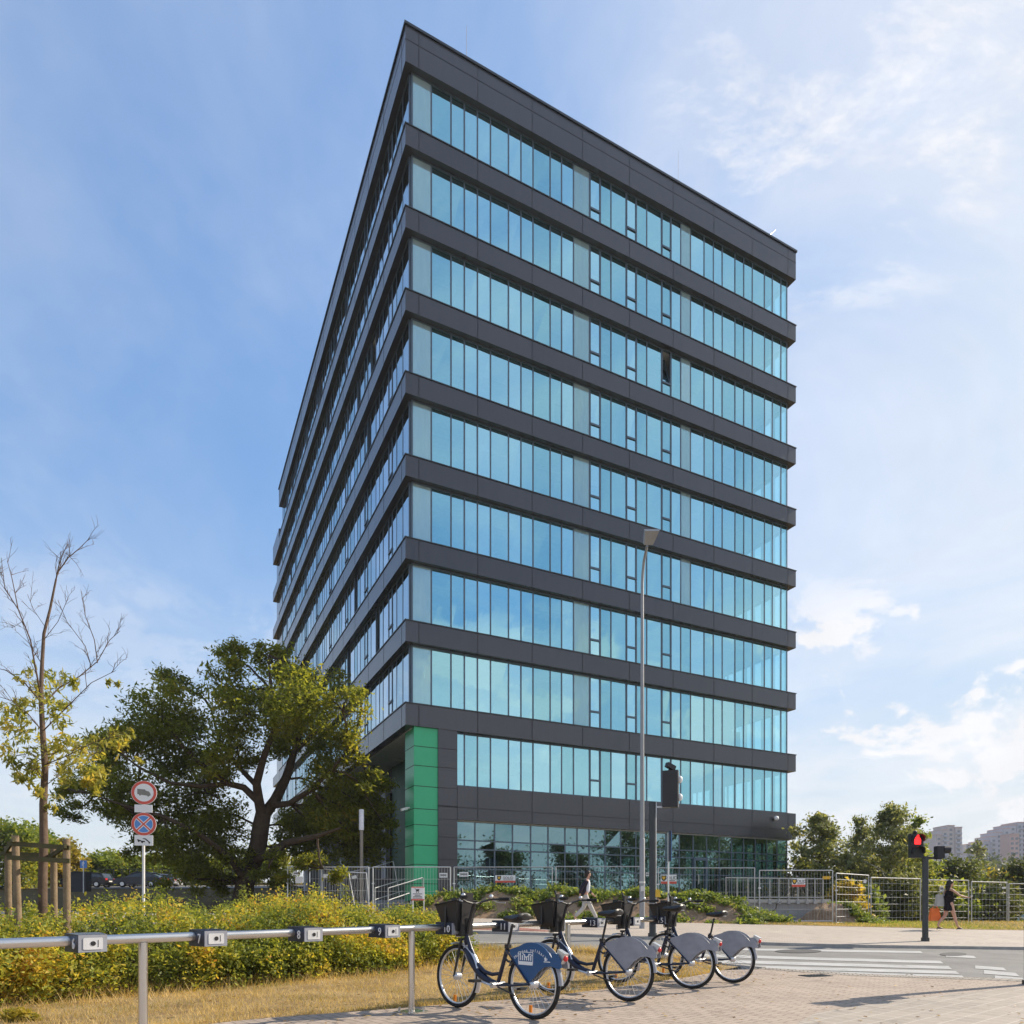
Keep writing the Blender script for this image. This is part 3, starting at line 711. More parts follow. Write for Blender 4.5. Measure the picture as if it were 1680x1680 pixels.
hd = MB(); hd.tube([B(16.48, E_-.12, 1.2), B(16.48, E_-.2, 1.22), B(16.48, E_-.2, 1.72), B(16.48, E_-.12, 1.74)], .022, 6); part(hd, 'handle', M['steel'], d_)
gi = MB()
for t in (4.6, 9.1, 13.5, 18.0, 21.2): bbox(gi, t-.25, t+.25, 3.2, 3.7, BZ, 3.86)
bbox(gi, 2.5, 14.2, 7.0, 7.2, BZ, 7.9); bbox(gi, 2.5, 2.7, .6, 30, BZ, 7.9)
part(gi, 'interior_wall', M['inner'])
fl = MB(); bbox(fl, 1.6, LT-.1, .02, LS, -1.3, BZ-.001); part(fl, 'plinth', M['concrete'])
# recessed wall under the overhang of the left wing, with a green clad bay
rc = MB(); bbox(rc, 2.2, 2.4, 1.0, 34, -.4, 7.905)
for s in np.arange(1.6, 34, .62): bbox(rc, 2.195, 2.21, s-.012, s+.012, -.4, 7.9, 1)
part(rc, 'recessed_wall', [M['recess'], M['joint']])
gb = MB(); bbox(gb, 2.12, 2.198, 4.2, 9.0, -.4, 7.9); part(gb, 'recessed_wall', plain('shaded_green_cladding', (.008, .07, .035), .5, 0, .3, .1, .5), label='green clad bay of the recessed wall')  # column green darkened: shade of the recess put into the colour
wc = MB(); bbox(wc, 1.85, 2.1, 9.3, 10.2, 1.6, 6.5); part(wc, 'light_panel', M['concrete'])
pl_ = MB(); bbox(pl_, .2, 2.3, .4, 34, -.9, .15); part(pl_, 'plinth', M['concrete'])
for s in (9, 15.5, 22, 28.5):
    cl = MB(); cl.tube([B(.9, s, -.9), B(.9, s, 7.9)], .24, 14); part(cl, 'column', M['concrete'])
# lower rear block beyond the main tower
rb = MB(); bbox(rb, .0, LT, LS+.02, 41.2, 33.15, 34.8); o = part(rb, 'spandrel_band', [M['panel'], M['joint']])
for k in range(1, 8):
    q = MB(); bbox(q, 0, LT, LS+.02, 41.2, TOP[k]-BH, TOP[k]-.03); part(q, 'spandrel_band', [M['panel'], M['joint']])
    q = MB(); bbox(q, E_, LT-E_, LS+.02, 40.8, TOP[k]-.03, TOP[k-1]-BH); part(q, 'window', M['carglass'])
rc = MB(); bbox(rc, -.06, LT+.06, -.06, LS+.06, 38.36, 38.47); part(rc, 'roof_coping', M['coping'])
# small things on the facade
def camera_on(name, p, d, label):
    t = thing(name, label, 'camera', tuple(p))
    m = MB(); m.tube([p, p+Vector(d)*.12], .035, 8); m.bar(p+Vector(d)*.12+Vector((0, 0, -.02)), p+Vector(d)*.12+Vector((-.24, -.16, -.12)), .11, .11)
    m.build('housing', M['white'], t); return t
p = B(.42, .7, 4.4); camera_on('security_camera', p, (-.9, -.4, 0), 'small white security camera on the shaded side of the green column')
p = B(22.0, -.01, 5.05)
t = thing('security_camera', 'white dome security camera on the dark band at the right end of the building', 'camera', tuple(p))
m = MB(); m.ball(p+Vector((.03, -.15, 0)), .14, 12, 8); m.bar(p, p+Vector((.02, -.16, .06)), .08); m.build('dome', M['white'], t, True)
def rod(p, h, r, label, bend=None):
    t = thing('lightning_rod', label, 'rod', tuple(p), group='rods on the roof edge'); m = MB()
    m.tube([p, p+Vector((0, 0, h))] if bend is None else [p, p+Vector(bend)*.45, p+Vector(bend)], [r, r*.5] if bend is None else [r, r, r*.6], 6); m.build('rod', M['galv'], t); return t
rod(B(3.2, .8, 38.4), 2.6, .022, 'tall thin lightning rod on the roof above the left end of the front')
rod(B(16.0, 1.2, 38.4), 3.4, .016, 'faint thin lightning rod on the roof towards the right end')
rod(B(21.5, .25, 38.45), 1, .045, 'short bent bracket sticking up from the right end of the roof edge', bend=(.75, .35, .85))
# ================================================================== STREET FURNITURE
# ---- docking rail with numbered docks
RA = lambda i: Vector((4.985*(-.6222+.12*i), 4.985*(1+.1277*i), 0))
RD = Vector((.12, .1277, 0)).normalized(); RP = Vector((RD.y, -RD.x, 0))     # RP points out towards the camera side
rl0 = RA(-3.2); t = thing('docking_rail', 'long brushed steel bicycle docking rail with numbered docks beside the hedge', 'docking rail', (rl0.x, rl0.y, gzf(rl0.x, rl0.y)))
railz = lambda i: .92+EYE-1.16+.0055*i-.008
m = MB(); m.tube([RA(-3.2)+Vector((0, 0, railz(-3.2))), RA(9.55)+Vector((0, 0, railz(9.55)))], .036, 20); m.build('rail', M['steel'], t, True)
for i in (-2.6, .447, 3.43, 6.42, 9.45):
    p = RA(i); z = gzf(p.x, p.y)+.05
    m = MB(); m.tube([p+Vector((0, 0, z)), p+Vector((0, 0, railz(i)-.03))], .034, 18)
    post = m.build('post', M['steel'], t, True)
    b = MB(); b.box(p+Vector((0, 0, z+.008)), (.26, .26, .016), rot=math.atan2(RD.y, RD.x))
    for a in (-.09, .09):
        for c in (-.09, .09): b.tube([p+RD*a+RP*c+Vector((0, 0, z+.016)), p+RD*a+RP*c+Vector((0, 0, z+.06))], .014, 6)
    ptag(post, t); b.build('base_plate', M['steel'], post)
DOCKMAT = [M['navy'], M['silver'], M['black'], M['white']]
for i in range(-1, 10):
    c = RA(i)+Vector((0, 0, railz(i)-.01))
    m = MB(); rot = math.atan2(RD.y, RD.x)
    # dark saddle over the rail; the pale face juts out on the camera side
    hw = .092
    m.hexa([c-RD*(hw+.02)-RP*.07+Vector((0, 0, -.068)), c+RD*(hw+.02)-RP*.07+Vector((0, 0, -.068)), c+RD*hw+RP*.17+Vector((0, 0, -.068)), c-RD*hw+RP*.17+Vector((0, 0, -.068)),
            c-RD*(hw+.02)-RP*.07+Vector((0, 0, .066)), c+RD*(hw+.02)-RP*.07+Vector((0, 0, .066)), c+RD*hw+RP*.17+Vector((0, 0, .058)), c-RD*hw+RP*.17+Vector((0, 0, .058))], 0)
    dock = m.build('dock', DOCKMAT, t); ptag(dock, t)
    f = MB(); q = c+RP*.171
    f.prism([(-.09, -.066), (.09, -.066), (.09, .056), (-.09, .056)], q, RD, (0, 0, 1), RP*.012, 0)
    f.prism([(-.062, -.042), (-.055, -.048), (.055, -.048), (.062, -.042), (.062, .030), (.055, .036), (-.055, .036), (-.062, .030)], q+RP*.012, RD, (0, 0, 1), RP*.004, 1)
    f.disc(q+RP*.016+Vector((0, 0, -.005)), RP, .017, .003, 14, 2)
    f.prism([(.03, -.03), (.034, -.03), (.034, .02), (.03, .02)], q+RP*.016, RD, (0, 0, 1), RP*.002, 2)
    f.build('lock_face', [M['guardgrey'], M['galv_l'], M['black']], dock)
    n = text_mesh(str(i+6), .11, c-RD*(hw+.0085)+RP*.10-Vector((0, 0, .01))-Vector(t['_o']), (RP.x, RP.y, 0), (0, 0, 1), M['white'], dock, 'number_plate', .003)

# ---- rental bicycles.  local: x forward from the rear hub, z up, origin on the ground under the rear hub
def make_bike(label, blue=False, saddle=.99, basket_full=True):
    root = thing('rental_bicycle', label, 'bicycle', (0, 0, 0), group='rental bicycles at the docking rail'); root['_o'] = (0, 0, 0)
    Rr = .345; WB = 1.13
    def wheel(x):
        m = MB(); m.ring((x, 0, Rr), 'y', Rr-.022, .021, 56, 10); ty = m.build('tyre', M['rubber'], None, True)
        w = ty; w.name = 'wheel'; w.parent = root; ptag(w, root)
        r = MB(); r.ring((x, 0, Rr), 'y', Rr-.050, .011, 56, 8, flat=1.25); r.build('rim', M['silver'], w, True)
        s = MB()
        for k in range(26):
            a = 2*math.pi*k/26; b = a+(.42 if k % 2 else -.42); y = .028 if (k//2) % 2 else -.028
            s.tube([(x+.026*math.cos(b), y, Rr+.026*math.sin(b)), (x+(Rr-.055)*math.cos(a), 0, Rr+(Rr-.055)*math.sin(a))], .0021, 4, cap=False)
        s.build('spokes', M['silver'], w)
        h = MB(); h.tube([(x, -.055, Rr), (x, -.03, Rr), (x, .03, Rr), (x, .055, Rr)], [.018, .042, .042, .018], 14); h.build('hub', M['silver'], w, True)
        if x > .5 or blue:
            q = MB(); q.box((x+.02, .012, Rr-.24), (.035, .012, .07)); q.build('reflector', M['orange'], w)
        return w
    wheel(0); wheel(WB)
    # frame: sloping step-through tube, seat tube, stays
    BBp = Vector((.50, 0, .30)); ST = Vector((.36, 0, .70)); HT = Vector((.985, 0, .80)); HB = Vector((1.02, 0, .64))
    fm = MB()
    fm.tube([HB, (.965, 0, .62), (.88, 0, .50), (.76, 0, .385), (.62, 0, .325), BBp], [.026, .040, .042, .040, .037, .034], 12)
    fm.tube([HT+Vector((-.005, 0, -.02)), (.93, 0, .66), (.82, 0, .50), (.70, 0, .42), (.58, 0, .40), (.455, 0, .42)], [.022, .027, .025, .023, .02, .018], 10)
    fm.tube([BBp, ST], .021, 10); fm.tube([HT, HB], .024, 12)
    for y in (-.06, .06):
        fm.tube([BBp+Vector((-.03, y*.6, 0)), (.2, y, .32), (0, y*1.05, Rr)], .0115, 8); fm.tube([(.36, y*.4, .66), (.18, y, .52), (0, y*1.05, Rr)], .0095, 8)
    fr = fm.build('frame', M['navy'], root, True); ptag(fr, root)
    pn = MB(); pn.hexa([(.90, -.036, .535), (.955, -.036, .60), (.955, .036, .60), (.90, .036, .535), (.93, -.036, .515), (.985, -.036, .59), (.985, .036, .59), (.93, .036, .515)][::1])
    pn.build('frame_plate', M['guardgrey'], fr)
    l = text_mesh('nextbike'[:4], .05, (.985, .041, .70), (-.25, 0, -1), (-1, 0, .25), M['white'], fr, 'frame_lettering', .001)
    # fork, front light
    fk = MB()
    for y in (-.052, .052): fk.tube([(1.035, y*.8, .735), (1.06, y, .60), (1.10, y, .45), (WB, y, Rr)], [.015, .015, .013, .010], 8)
    fk.box((1.035, 0, .745), (.05, .13, .03)); fk.tube([HT, (.955, 0, .93), (.93, 0, 1.0)], .017, 10)
    fork = fk.build('fork', M['black'], root, True)
    # dock adapter on the fork head
    ad = MB(); ad.box((1.06, 0, .83), (.10, .10, .10)); ad.tube([(1.02, 0, .80), (1.0, 0, .98)], .03, 10); ad.build('dock_adapter', M['black'], root)
    # handlebar swept back with grips, brake lever, bell
    hb = MB(); hb.tube([(.93, 0, 1.0), (.90, 0, 1.10), (.87, 0, 1.14)], .016, 10)
    for y in (-1, 1): hb.tube([(.88, 0, 1.13), (.895, .10*y, 1.15), (.86, .22*y, 1.185), (.74, .29*y, 1.19)], .012, 8)
    h = hb.build('handlebar', M['black'], root, True); ptag(h, root)
    for y in (-1, 1):
        g = MB(); g.tube([(.78, .273*y, 1.189), (.66, .315*y, 1.19)], .019, 10); g.build('grip', M['rubber'], h, True)
        b = MB(); b.tube([(.84, .235*y, 1.18), (.80, .27*y, 1.155), (.72, .31*y, 1.15)], .008, 6); b.ball((.83, .20*y, 1.215), .024, 8, 6); b.build('brake_lever', M['silver'], h, True)
    # basket: tapered open tub, thick pale lip, in front of the steerer
    bk = MB()
    o = [(1.0, -.15), (1.0, .15), (1.32, .18), (1.32, -.18)]; i_ = [(1.03, -.10), (1.03, .10), (1.23, .12), (1.23, -.12)]
    zt = (1.165, 1.165, 1.115, 1.115); zb = .84
    th = .012
    top = [Vector((x, y, z)) for (x, y), z in zip(o, zt)]; bot = [Vector((x, y, zb)) for x, y in i_]
    cen_t = sum(top, Vector())/4; cen_b = sum(bot, Vector())/4
    for k in range(4):
        k2 = (k+1) % 4
        a, b, c, d = top[k], top[k2], bot[k2], bot[k]
        inn = [p+((cen_t if j < 2 else cen_b)-p)*.05 for j, p in enumerate((a, b, c, d))]
        bk.hexa([d, c, inn[2], inn[3], a, b, inn[1], inn[0]])
    bk.add(bot, [(0, 1, 2, 3)]); bk.add([p+Vector((0, 0, .012)) for p in bot], [(0, 1, 2, 3)])
    bk.box((1.0, 0, 1.02), (.03, .16, .46)); bk.box((1.17, .15, 1.0), (.03, .02, .25)); bk.box((1.17, -.15, 1.0), (.03, .02, .25))
    bas = bk.build('basket', M['black'], root); ptag(bas, root)
    lp = MB()
    for k in range(4): lp.tube([top[k], top[(k+1) % 4]], .010, 6)
    lp.build('basket_rim', M['rubber'], bas, True)
    co = MB(); co.box((1.15, .02, 1.17), (.09, .07, .05)); co.tube([(1.02, .03, 1.18), (1.06, .03, 1.30)], .012, 6); co.ball((1.04, 0, 1.235), .032, 10, 6, sc=(1, 1, .8)); co.build('console', M['black'], bas, True)
    cb = MB(); cb.tube([(.88, .12, 1.15), (.96, .16, 1.12), (1.02, .13, .99), (1.03, .04, .86)], .005, 6, cap=False); cb.tube([(.88, -.12, 1.15), (1.0, -.16, 1.1), (1.05, -.1, .95), (1.04, -.03, .84)], .005, 6, cap=False); cb.build('cables', M['black'], root, True)
    lt = MB(); lt.tube([(1.10, 0, .80), (1.15, 0, .80)], [.03, .035], 12); lt.build('headlight', M['silver'], root, True)
    # mudguards
    def guard(x, a0, a1, mat, nm, wd=.032, r=Rr+.022):
        mb = MB(); N = 26; vs = []; fs = []
        for k in range(N+1):
            a = a0+(a1-a0)*k/N
            for y, dr in ((-wd, -.014), (-wd*.6, .0), (0, .006), (wd*.6, .0), (wd, -.014), (0, .002)):
                vs.append((x+(r+dr)*math.cos(a), y, Rr+(r+dr)*math.sin(a)))
        for k in range(N):
            for j in range(6): fs.append((k*6+j, (k+1)*6+j, (k+1)*6+(j+1) % 6, k*6+(j+1) % 6))
        mb.add(vs, fs); return mb.build(nm, mat, root, True)
    guard(WB, R(75), R(205), M['silver'], 'mudguard')
    guard(0, R(25), R(178), M['guardgrey'], 'mudguard')
    # fan-shaped skirt guards over the rear wheel
    pts = [(.015, .36), (.15, .50), (.285, .635), (.275, .675)]
    for k in range(9):
        a = R(66+ k*9.0); rr = Rr+.045+.012*math.sin(k/8*math.pi); pts.append((rr*math.cos(a)*.98, Rr+rr*math.sin(a)*1.02))
    pts += [(-.26, .665), (-.345, .655), (-.385, .60), (-.40, .53), (-.36, .515), (-.27, .535), (-.19, .525), (-.11, .475), (-.05, .41)]
    for y in (1, -1):
        g = MB(); g.prism(pts, (0, .045*y, 0), (1, 0, 0), (0, 0, 1), (0, .008*y, 0))
        gd = g.build('skirt_guard', M['guardblue'] if (blue and y > 0) else M['guardgrey'], root); ptag(gd, root)
        if y > 0 and blue:
            gd['label'] = 'blue skirt guard with white lettering'
            yy = .0545
            n = 'Mobilna aplikacja'
            for k, ch in enumerate(n):
                a = R(50+k*5.0)*1.0; rr = Rr-.012
                if ch != ' ': text_mesh(ch, .044, (rr*math.cos(a)*.98-.01, yy, Rr+rr*math.sin(a)), (-math.sin(a), 0, math.cos(a)), (math.cos(a), 0, math.sin(a)), M['white'], gd, 'lettering', .001)
            e = MB()
            for k, hgt in enumerate((.07, .05, .06, .04, .065, .05)): e.box((.13-k*.028, yy, .575+hgt/2), (.012, .003, hgt))
            e.tube([(.10, yy, .645), (.05, yy, .60), (.0, yy, .64), (-.03, yy, .625)], .005, 5)
            e.box((.06, yy, .548), (.19, .003, .035)); e.box((.155, yy, .60), (.006, .003, .11)); e.box((-.035, yy, .60), (.006, .003, .11)); e.box((.06, yy, .655), (.19, .003, .006))
            e.box((-.20, yy, .60), (.02, .003, .03)); e.box((-.22, yy, .575), (.08, .003, .008))
            e.build('white_emblem', M['white'], gd)
    # rear light housing
    tl = MB(); tl.hexa([(-.37, -.03, .56), (-.30, -.03, .60), (-.30, .03, .60), (-.37, .03, .56), (-.42, -.03, .66), (-.33, -.03, .70), (-.33, .03, .70), (-.42, .03, .66)]); l_ = tl.build('tail_light', M['silver'], root); ptag(l_, root)
    rl = MB(); rl.ball((-.405, 0, .615), .03, 10, 8, sc=(.6, 1, 1)); rl.build('lens', M['redlens'], l_, True)
    # saddle, seat post
    sp = MB(); sp.tube([ST, Vector((.30, 0, saddle-.06))], .0135, 10); sp.box(ST, (.05, .05, .04)); sp.build('seat_post', M['black'], root, True)
    sa = MB(); secs = [(.115, .07, .05), (.13, .10, .075), (.20, .095, .085), (.28, .062, .075), (.36, .036, .06), (.415, .024, .04), (.43, .012, .02)]
    vs = []; fs = []; N = 10
    for x, wy, hz in secs:
        for j in range(N):
            a = 2*math.pi*j/N; vs.append((x, wy*math.cos(a), saddle-.005+hz*.55*math.sin(a)+(.02 if x < .2 else 0)))
    for k in range(len(secs)-1):
        for j in range(N): fs.append((k*N+j, k*N+(j+1) % N, (k+1)*N+(j+1) % N, (k+1)*N+j))
    fs += [tuple(range(N))[::-1], tuple((len(secs)-1)*N+j for j in range(N))]
    sa.add(vs, fs); sd_ = sa.build('saddle', M['black'], root, True)
    q = MB(); q.box((.135, 0, saddle-.015), (.02, .07, .03)); ptag(sd_, root); q.build('saddle_badge', M['silver'], sd_)
    # cranks, pedals, chain case, kickstand
    ck = MB(); ck.tube([(.50, -.09, .30), (.50, .09, .30)], .032, 12); ck.tube([BBp+Vector((0, .095, 0)), (.665, .11, .335)], .013, 8); ck.tube([BBp+Vector((0, -.095, 0)), (.335, -.11, .265)], .013, 8)
    c = ck.build('crank', M['silver'], root, True); ptag(c, root)
    for (x, y, z) in ((.67, .165, .336), (.33, -.165, .264)):
        p = MB(); p.box((x, y, z), (.095, .095, .026)); p.build('pedal', M['black'], c)
    cs = MB(); cs.tube([(.56, -.075, .30), (.02, -.075, Rr)], [.062, .04], 12, flat=.25); cs.build('chain_case', M['black'], root, True)
    ks = MB(); ks.tube([(.44, .055, .285), (.20, .085, .235), (.16, .10, .225)], .009, 8); ks.build('kickstand', M['black'], root, True)
    lk = MB(); lk.ring((.335, .0, .60), 'y', .055, .012, 20, 8); lk.build('frame_lock', M['black'], root, True)
    return root
def put_bike(root, i, t_rear, px_shift=0.0, turn=0.0):
    dk = RA(i); fwd = -RP
    rear = dk+RP*t_rear+RD*px_shift
    ang = math.atan2(fwd.y, fwd.x)+turn
    z = gzf(rear.x, rear.y)+.056
    root.location = (rear.x, rear.y, z); root.rotation_euler = (R(1.5), 0, ang)
bk1 = make_bike('rental bicycle with a blue lettered skirt guard, nearest and leftmost at the rail', True, .985)
put_bike(bk1, 4, 1.25, 0, R(-1.5))
bk2 = make_bike('rental bicycle with grey skirt guard, second from the left in front of the walking man', False, 1.02)
put_bike(bk2, 6, 1.22, -.06, R(2))
bk3 = dup(bk2, (0, 0, 0), 0, 'rental bicycle with grey skirt guard, overlapping the dark signal post')
put_bike(bk3, 8, 1.16, -.22, R(3))
bk4 = dup(bk2, (0, 0, 0), 0, 'rental bicycle with grey skirt guard, farthest right beside the zebra crossing')
put_bike(bk4, 9, 1.24, -.04, R(-2.5))
for b_, dz in ((bk3, .055), (bk4, -.035)):
    for c_ in b_.children:
        if c_.name.split('.')[0] in ('saddle', 'seat_post'): c_.location.z += dz
# ---- site fence panels
def mesh_panel(a, b, z0, z1, label, vwires=True, step=.115, group='temporary mesh fence panels', lean=0.0, bright=False):
    a = Vector(a); b = Vector(b); mid = (a+b)/2
    t = thing('mesh_fence_panel', label, 'fence', (mid.x, mid.y, z0), group=group)
    A0 = Vector((a.x, a.y, z0)); B0 = Vector((b.x, b.y, z0)); up = Vector((0, 0, z1-z0)); d = (B0-A0); n = Vector((-d.y, d.x, 0)).normalized()
    up2 = up+n*lean
    fr = MB()
    for p in (A0, B0): fr.tube([p-Vector((0, 0, .12)), p+up2], .024, 8)
    fr.tube([A0+up2, B0+up2], .021, 8); fr.tube([A0+up2*.02, B0+up2*.02], .021, 8)
    fr.build('frame', M['galv_l'] if bright else M['galv'], t, True)
    w = MB(); L = d.length
    if vwires:
        k = int(L/step)
        for i in range(1, k): p = A0+d*i/k; w.tube([p+up2*.02, p+up2], .0038, 4, cap=False)
        for h in (.25, .5, .75): w.tube([A0+up2*h, B0+up2*h], .005, 4, cap=False)
    else:
        for h in np.linspace(.14, .88, 6): w.tube([A0+up2*h, B0+up2*h], .0075, 4, cap=False)
        k = int(L/.25)
        for i in range(1, k): p = A0+d*i/k; w.tube([p+up2*.02, p+up2], .004, 4, cap=False)
    w.build('mesh', M['galv_l'] if bright else M['wire'], t)
    f = MB(); f.box(A0+Vector((0, 0, -.06)), (.24, .72, .14), rot=math.atan2(d.y, d.x)); f.build('foot', M['concrete'], t)
    c = MB(); c.box(A0+up*.66, (.10, .05, .05)); c.build('clamp', M['galv_l'], t)
    return t
DF = 28.3
def fp(px, d=DF): return (XA(px, d), d)
FZ = lambda px, d=DF: ZA(1503, d)
zt_ = ZA(1422.5, DF)
mesh_panel(fp(472), fp(605), ZA(1500, DF), zt_, 'mesh fence panel with white plates at the left end by the stacked blocks', bright=True)
mesh_panel(fp(612), fp(739), ZA(1502, DF), zt_, 'mesh fence panel in front of the stair rails and the green column', bright=True)
mesh_panel(fp(745), fp(906), ZA(1502, DF), zt_, 'mesh fence panel right of the green column, behind the leftmost bicycle basket')
mesh_panel(fp(912), fp(1056), ZA(1503, DF), zt_+.02, 'mesh fence panel behind the walking man')
mesh_panel(fp(1080), fp(1238), ZA(1503, DF), ZA(1424, DF), 'mesh fence panel behind the round bus stop pole, by the entrance door')
mesh_panel(fp(1246, 26.6), fp(1366, 26.6), ZA(1513, 26.6), ZA(1428, 26.6), 'mesh fence panel in front of the grey retaining wall')
mesh_panel(fp(1372, 26.8), fp(1425, 28.6), ZA(1515, 27.2), ZA(1433.5, 27.2), 'short mesh fence panel seen aslant beside the soil heap', False)
mesh_panel(fp(1429, 28.6), fp(1510, 30.0), ZA(1516, 29.4), ZA(1441, 29.4), 'wide wired fence panel left of the red pedestrian signal', False)
mesh_panel(fp(1514, 30.0), fp(1589, 30.6), ZA(1516, 30.3), ZA(1444, 30.3), 'wide wired fence panel behind the walking woman', False)
mesh_panel(fp(1594, 30.6), fp(1652, 31.6), ZA(1516, 31), ZA(1447, 31), 'wide wired fence panel right of the walking woman', False)
mesh_panel(fp(1655, 31.6), fp(1745, 31.8), ZA(1515, 31.6), ZA(1450, 31.6), 'wide wired fence panel cut off by the right picture edge', False)
# loose gate leaf leaning inside the left panel
t = thing('fence_gate', 'crooked mesh gate leaf leaning behind the leftmost fence panel', 'gate', tuple(PX(600, 1503, 28.7)))
m = MB(); q = [PX(528, 1425, 28.7), PX(572, 1431, 28.7), PX(584, 1499, 28.7), PX(530, 1503, 28.7)]
q2 = [PX(572, 1431, 28.9), PX(601, 1432, 28.9), PX(606, 1492, 28.9), PX(584, 1499, 28.9)]
for s in (q, q2):
    for k in range(4): m.tube([s[k], s[(k+1) % 4]], .024, 8)
m.build('frame', M['galv_l'], t, True)
w = MB()
for s, n in ((q, 14), (q2, 9)):
    for k in range(1, n):
        f = k/n; w.tube([s[0].lerp(s[1], f), s[3].lerp(s[2], f)], .005, 4, cap=False)
w.build('mesh', M['wire'], t)
# plates and banners hung on the fence
def plate(px, py, w, h, d, label, kind='plain', tilt=0.0):
    c = PX(px, py, d); W_ = w/F*d; H_ = h/F*d
    t = thing('fence_sign', label, 'sign', tuple(c), group='signs hung on the mesh fence')
    ux = Vector((math.cos(tilt), 0, math.sin(tilt))); uy = Vector((-math.sin(tilt), 0, math.cos(tilt)))
    m = MB(); m.prism([(-W_/2, -H_/2), (W_/2, -H_/2), (W_/2, H_/2), (-W_/2, H_/2)], c, ux, uy, (0, -.012, 0)); m.build('board', M['white'], t)
    q = c+Vector((0, -.0125, 0))
    if kind == 'solid':
        r = MB(); r.prism([(-W_/2, -H_/2), (W_/2, -H_/2), (W_/2, -H_*.24), (-W_/2, -H_*.24)], q, ux, uy, (0, -.004, 0)); r.build('red_strip', M['red'], t)
        s = MB(); o = q+ux*(-W_*.31)+uy*(H_*.13); k = H_*.34
        s.prism([(-k*.8, k*.9), (-k*.8, -.1*k), (-k*.45, -.75*k), (0, -k), (k*.45, -.75*k), (k*.8, -.1*k), (k*.8, k*.9), (0, k*.75)], o, ux, uy, (0, -.004, 0), 0)
        s.prism([(-k*.5, k*.5), (-k*.5, 0), (0, -k*.6), (k*.5, 0), (k*.5, k*.5)], o+Vector((0, -.004, 0)), ux, uy, (0, -.003, 0), 1)
        s.build('shield_emblem', [M['black'], M['yellow']], t)
        text_mesh('SOLID', H_*.50, q+ux*(W_*.15)+uy*(H_*.13)-Vector(t['_o'])-Vector((0, .003, 0)), ux, uy, M['black'], t, 'lettering', .003)
        b = MB(); b.box(q+ux*(W_*.15)-uy*(H_*.14), (W_*.5, .006, H_*.06)); b.build('small_print', M['black'], t)
    elif kind == 'small':
        b = MB()
        for k in range(7): b.box(q+ux*(W_*(-.33+.11*k))+uy*H_*.02, (W_*.07, .006, H_*(.42 if k % 3 else .55)))
        b.build('small_print', M['black'], t)
    return t
plate(829, 1442, 33, 12, DF-.06, 'white banner with shield and red strip on the fence left of the walking man', 'solid')
plate(1097, 1442.5, 26, 15, DF-.06, 'white banner with shield and red strip on the fence by the bus stop pole', 'solid')
plate(1310, 1448, 22, 14, 26.5, 'white banner with shield and red strip on the fence in front of the building corner', 'solid')
plate(727.5, 1436, 13, 7.5, DF-.06, 'small white plate with dark print on the fence over the dark wall panel', 'small')
plate(761, 1434.5, 15, 7.5, DF-.06, 'small white plate with dark print on the fence over the first ground floor pane', 'small')
plate(487, 1433, 12, 5.5, DF-.06, 'narrow white plate on the leftmost fence panel, upper one', 'small')
plate(491, 1443.5, 12, 11, DF-.06, 'square white plate on the leftmost fence panel, lower one')
plate(535, 1437, 9, 6, DF-.06, 'small white plate in the middle of the leftmost fence panel')
plate(581, 1439, 8, 5, 28.6, 'small white plate tilted on the crooked gate leaf', tilt=R(12))
plate(1062, 1434.5, 5, 6, DF-.06, 'tiny white plate between the lamp post and the dark signal post', 'small')
plate(1545, 1458, 7, 8, 30.1, 'white plate with a dark emblem behind the head of the walking woman', 'small')
plate(1419, 1446, 4.5, 6, 28.2, 'small white plate on the slanting fence panel by the soil heap', tilt=R(-10))
plate(1647, 1456.5, 6.5, 3, 31, 'small white plate on the fence at the far right')
plate(1264.5, 1507, 5, 5, 26.5, 'small white plate low on the fence before the retaining wall')
t = plate(1356, 1440, 13, 5, 26.9, 'yellow arrow shaped tag on the thin tree by the fence'); t.children[0].data.materials[0] = M['yellow']
# ---- notice board on two legs
c = PX(685, 1508, 26.4); t = thing('notice_board', 'white notice on two thin legs in front of the weedy bank', 'sign', tuple(c))
m = MB()
for px in (677.5, 695.5): m.tube([PX(px, 1509, 26.4)-Vector((0, 0, .2)), PX(px, 1456, 26.4)], .022, 8)
m.build('leg', M['galv_l'], t, True)
m = MB(); m.box(PX(685.3, 1466, 26.36), (21/F*26.4, .02, 22.5/F*26.4)); bd = m.build('board', M['white'], t); ptag(bd, t)
m = MB(); p = PX(685.3, 1476, 26.345); m.box(p, (21/F*26.4, .012, .05)); m.box(PX(685.3, 1455.6, 26.345), (21/F*26.4, .012, .03)); m.build('red_border', M['red'], bd)
m = MB(); o = PX(685, 1461, 26.345)
m.prism([(-.07, .05), (.07, .05), (.05, -.03), (-.05, -.03)], o, (1, 0, 0), (0, 0, 1), (0, -.006, 0)); m.ball(o+Vector((-.04, 0, -.06)), .02, 8, 6); m.ball(o+Vector((.04, 0, -.06)), .02, 8, 6); m.bar(o+Vector((-.07, 0, .05)), o+Vector((-.11, 0, .08)), .015)
for k, wd in enumerate((.36, .22, .34, .38)): m.box(PX(685, 1466.5+2.3*k, 26.345), (wd, .006, .022))
m.build('pictogram', M['black'], bd)
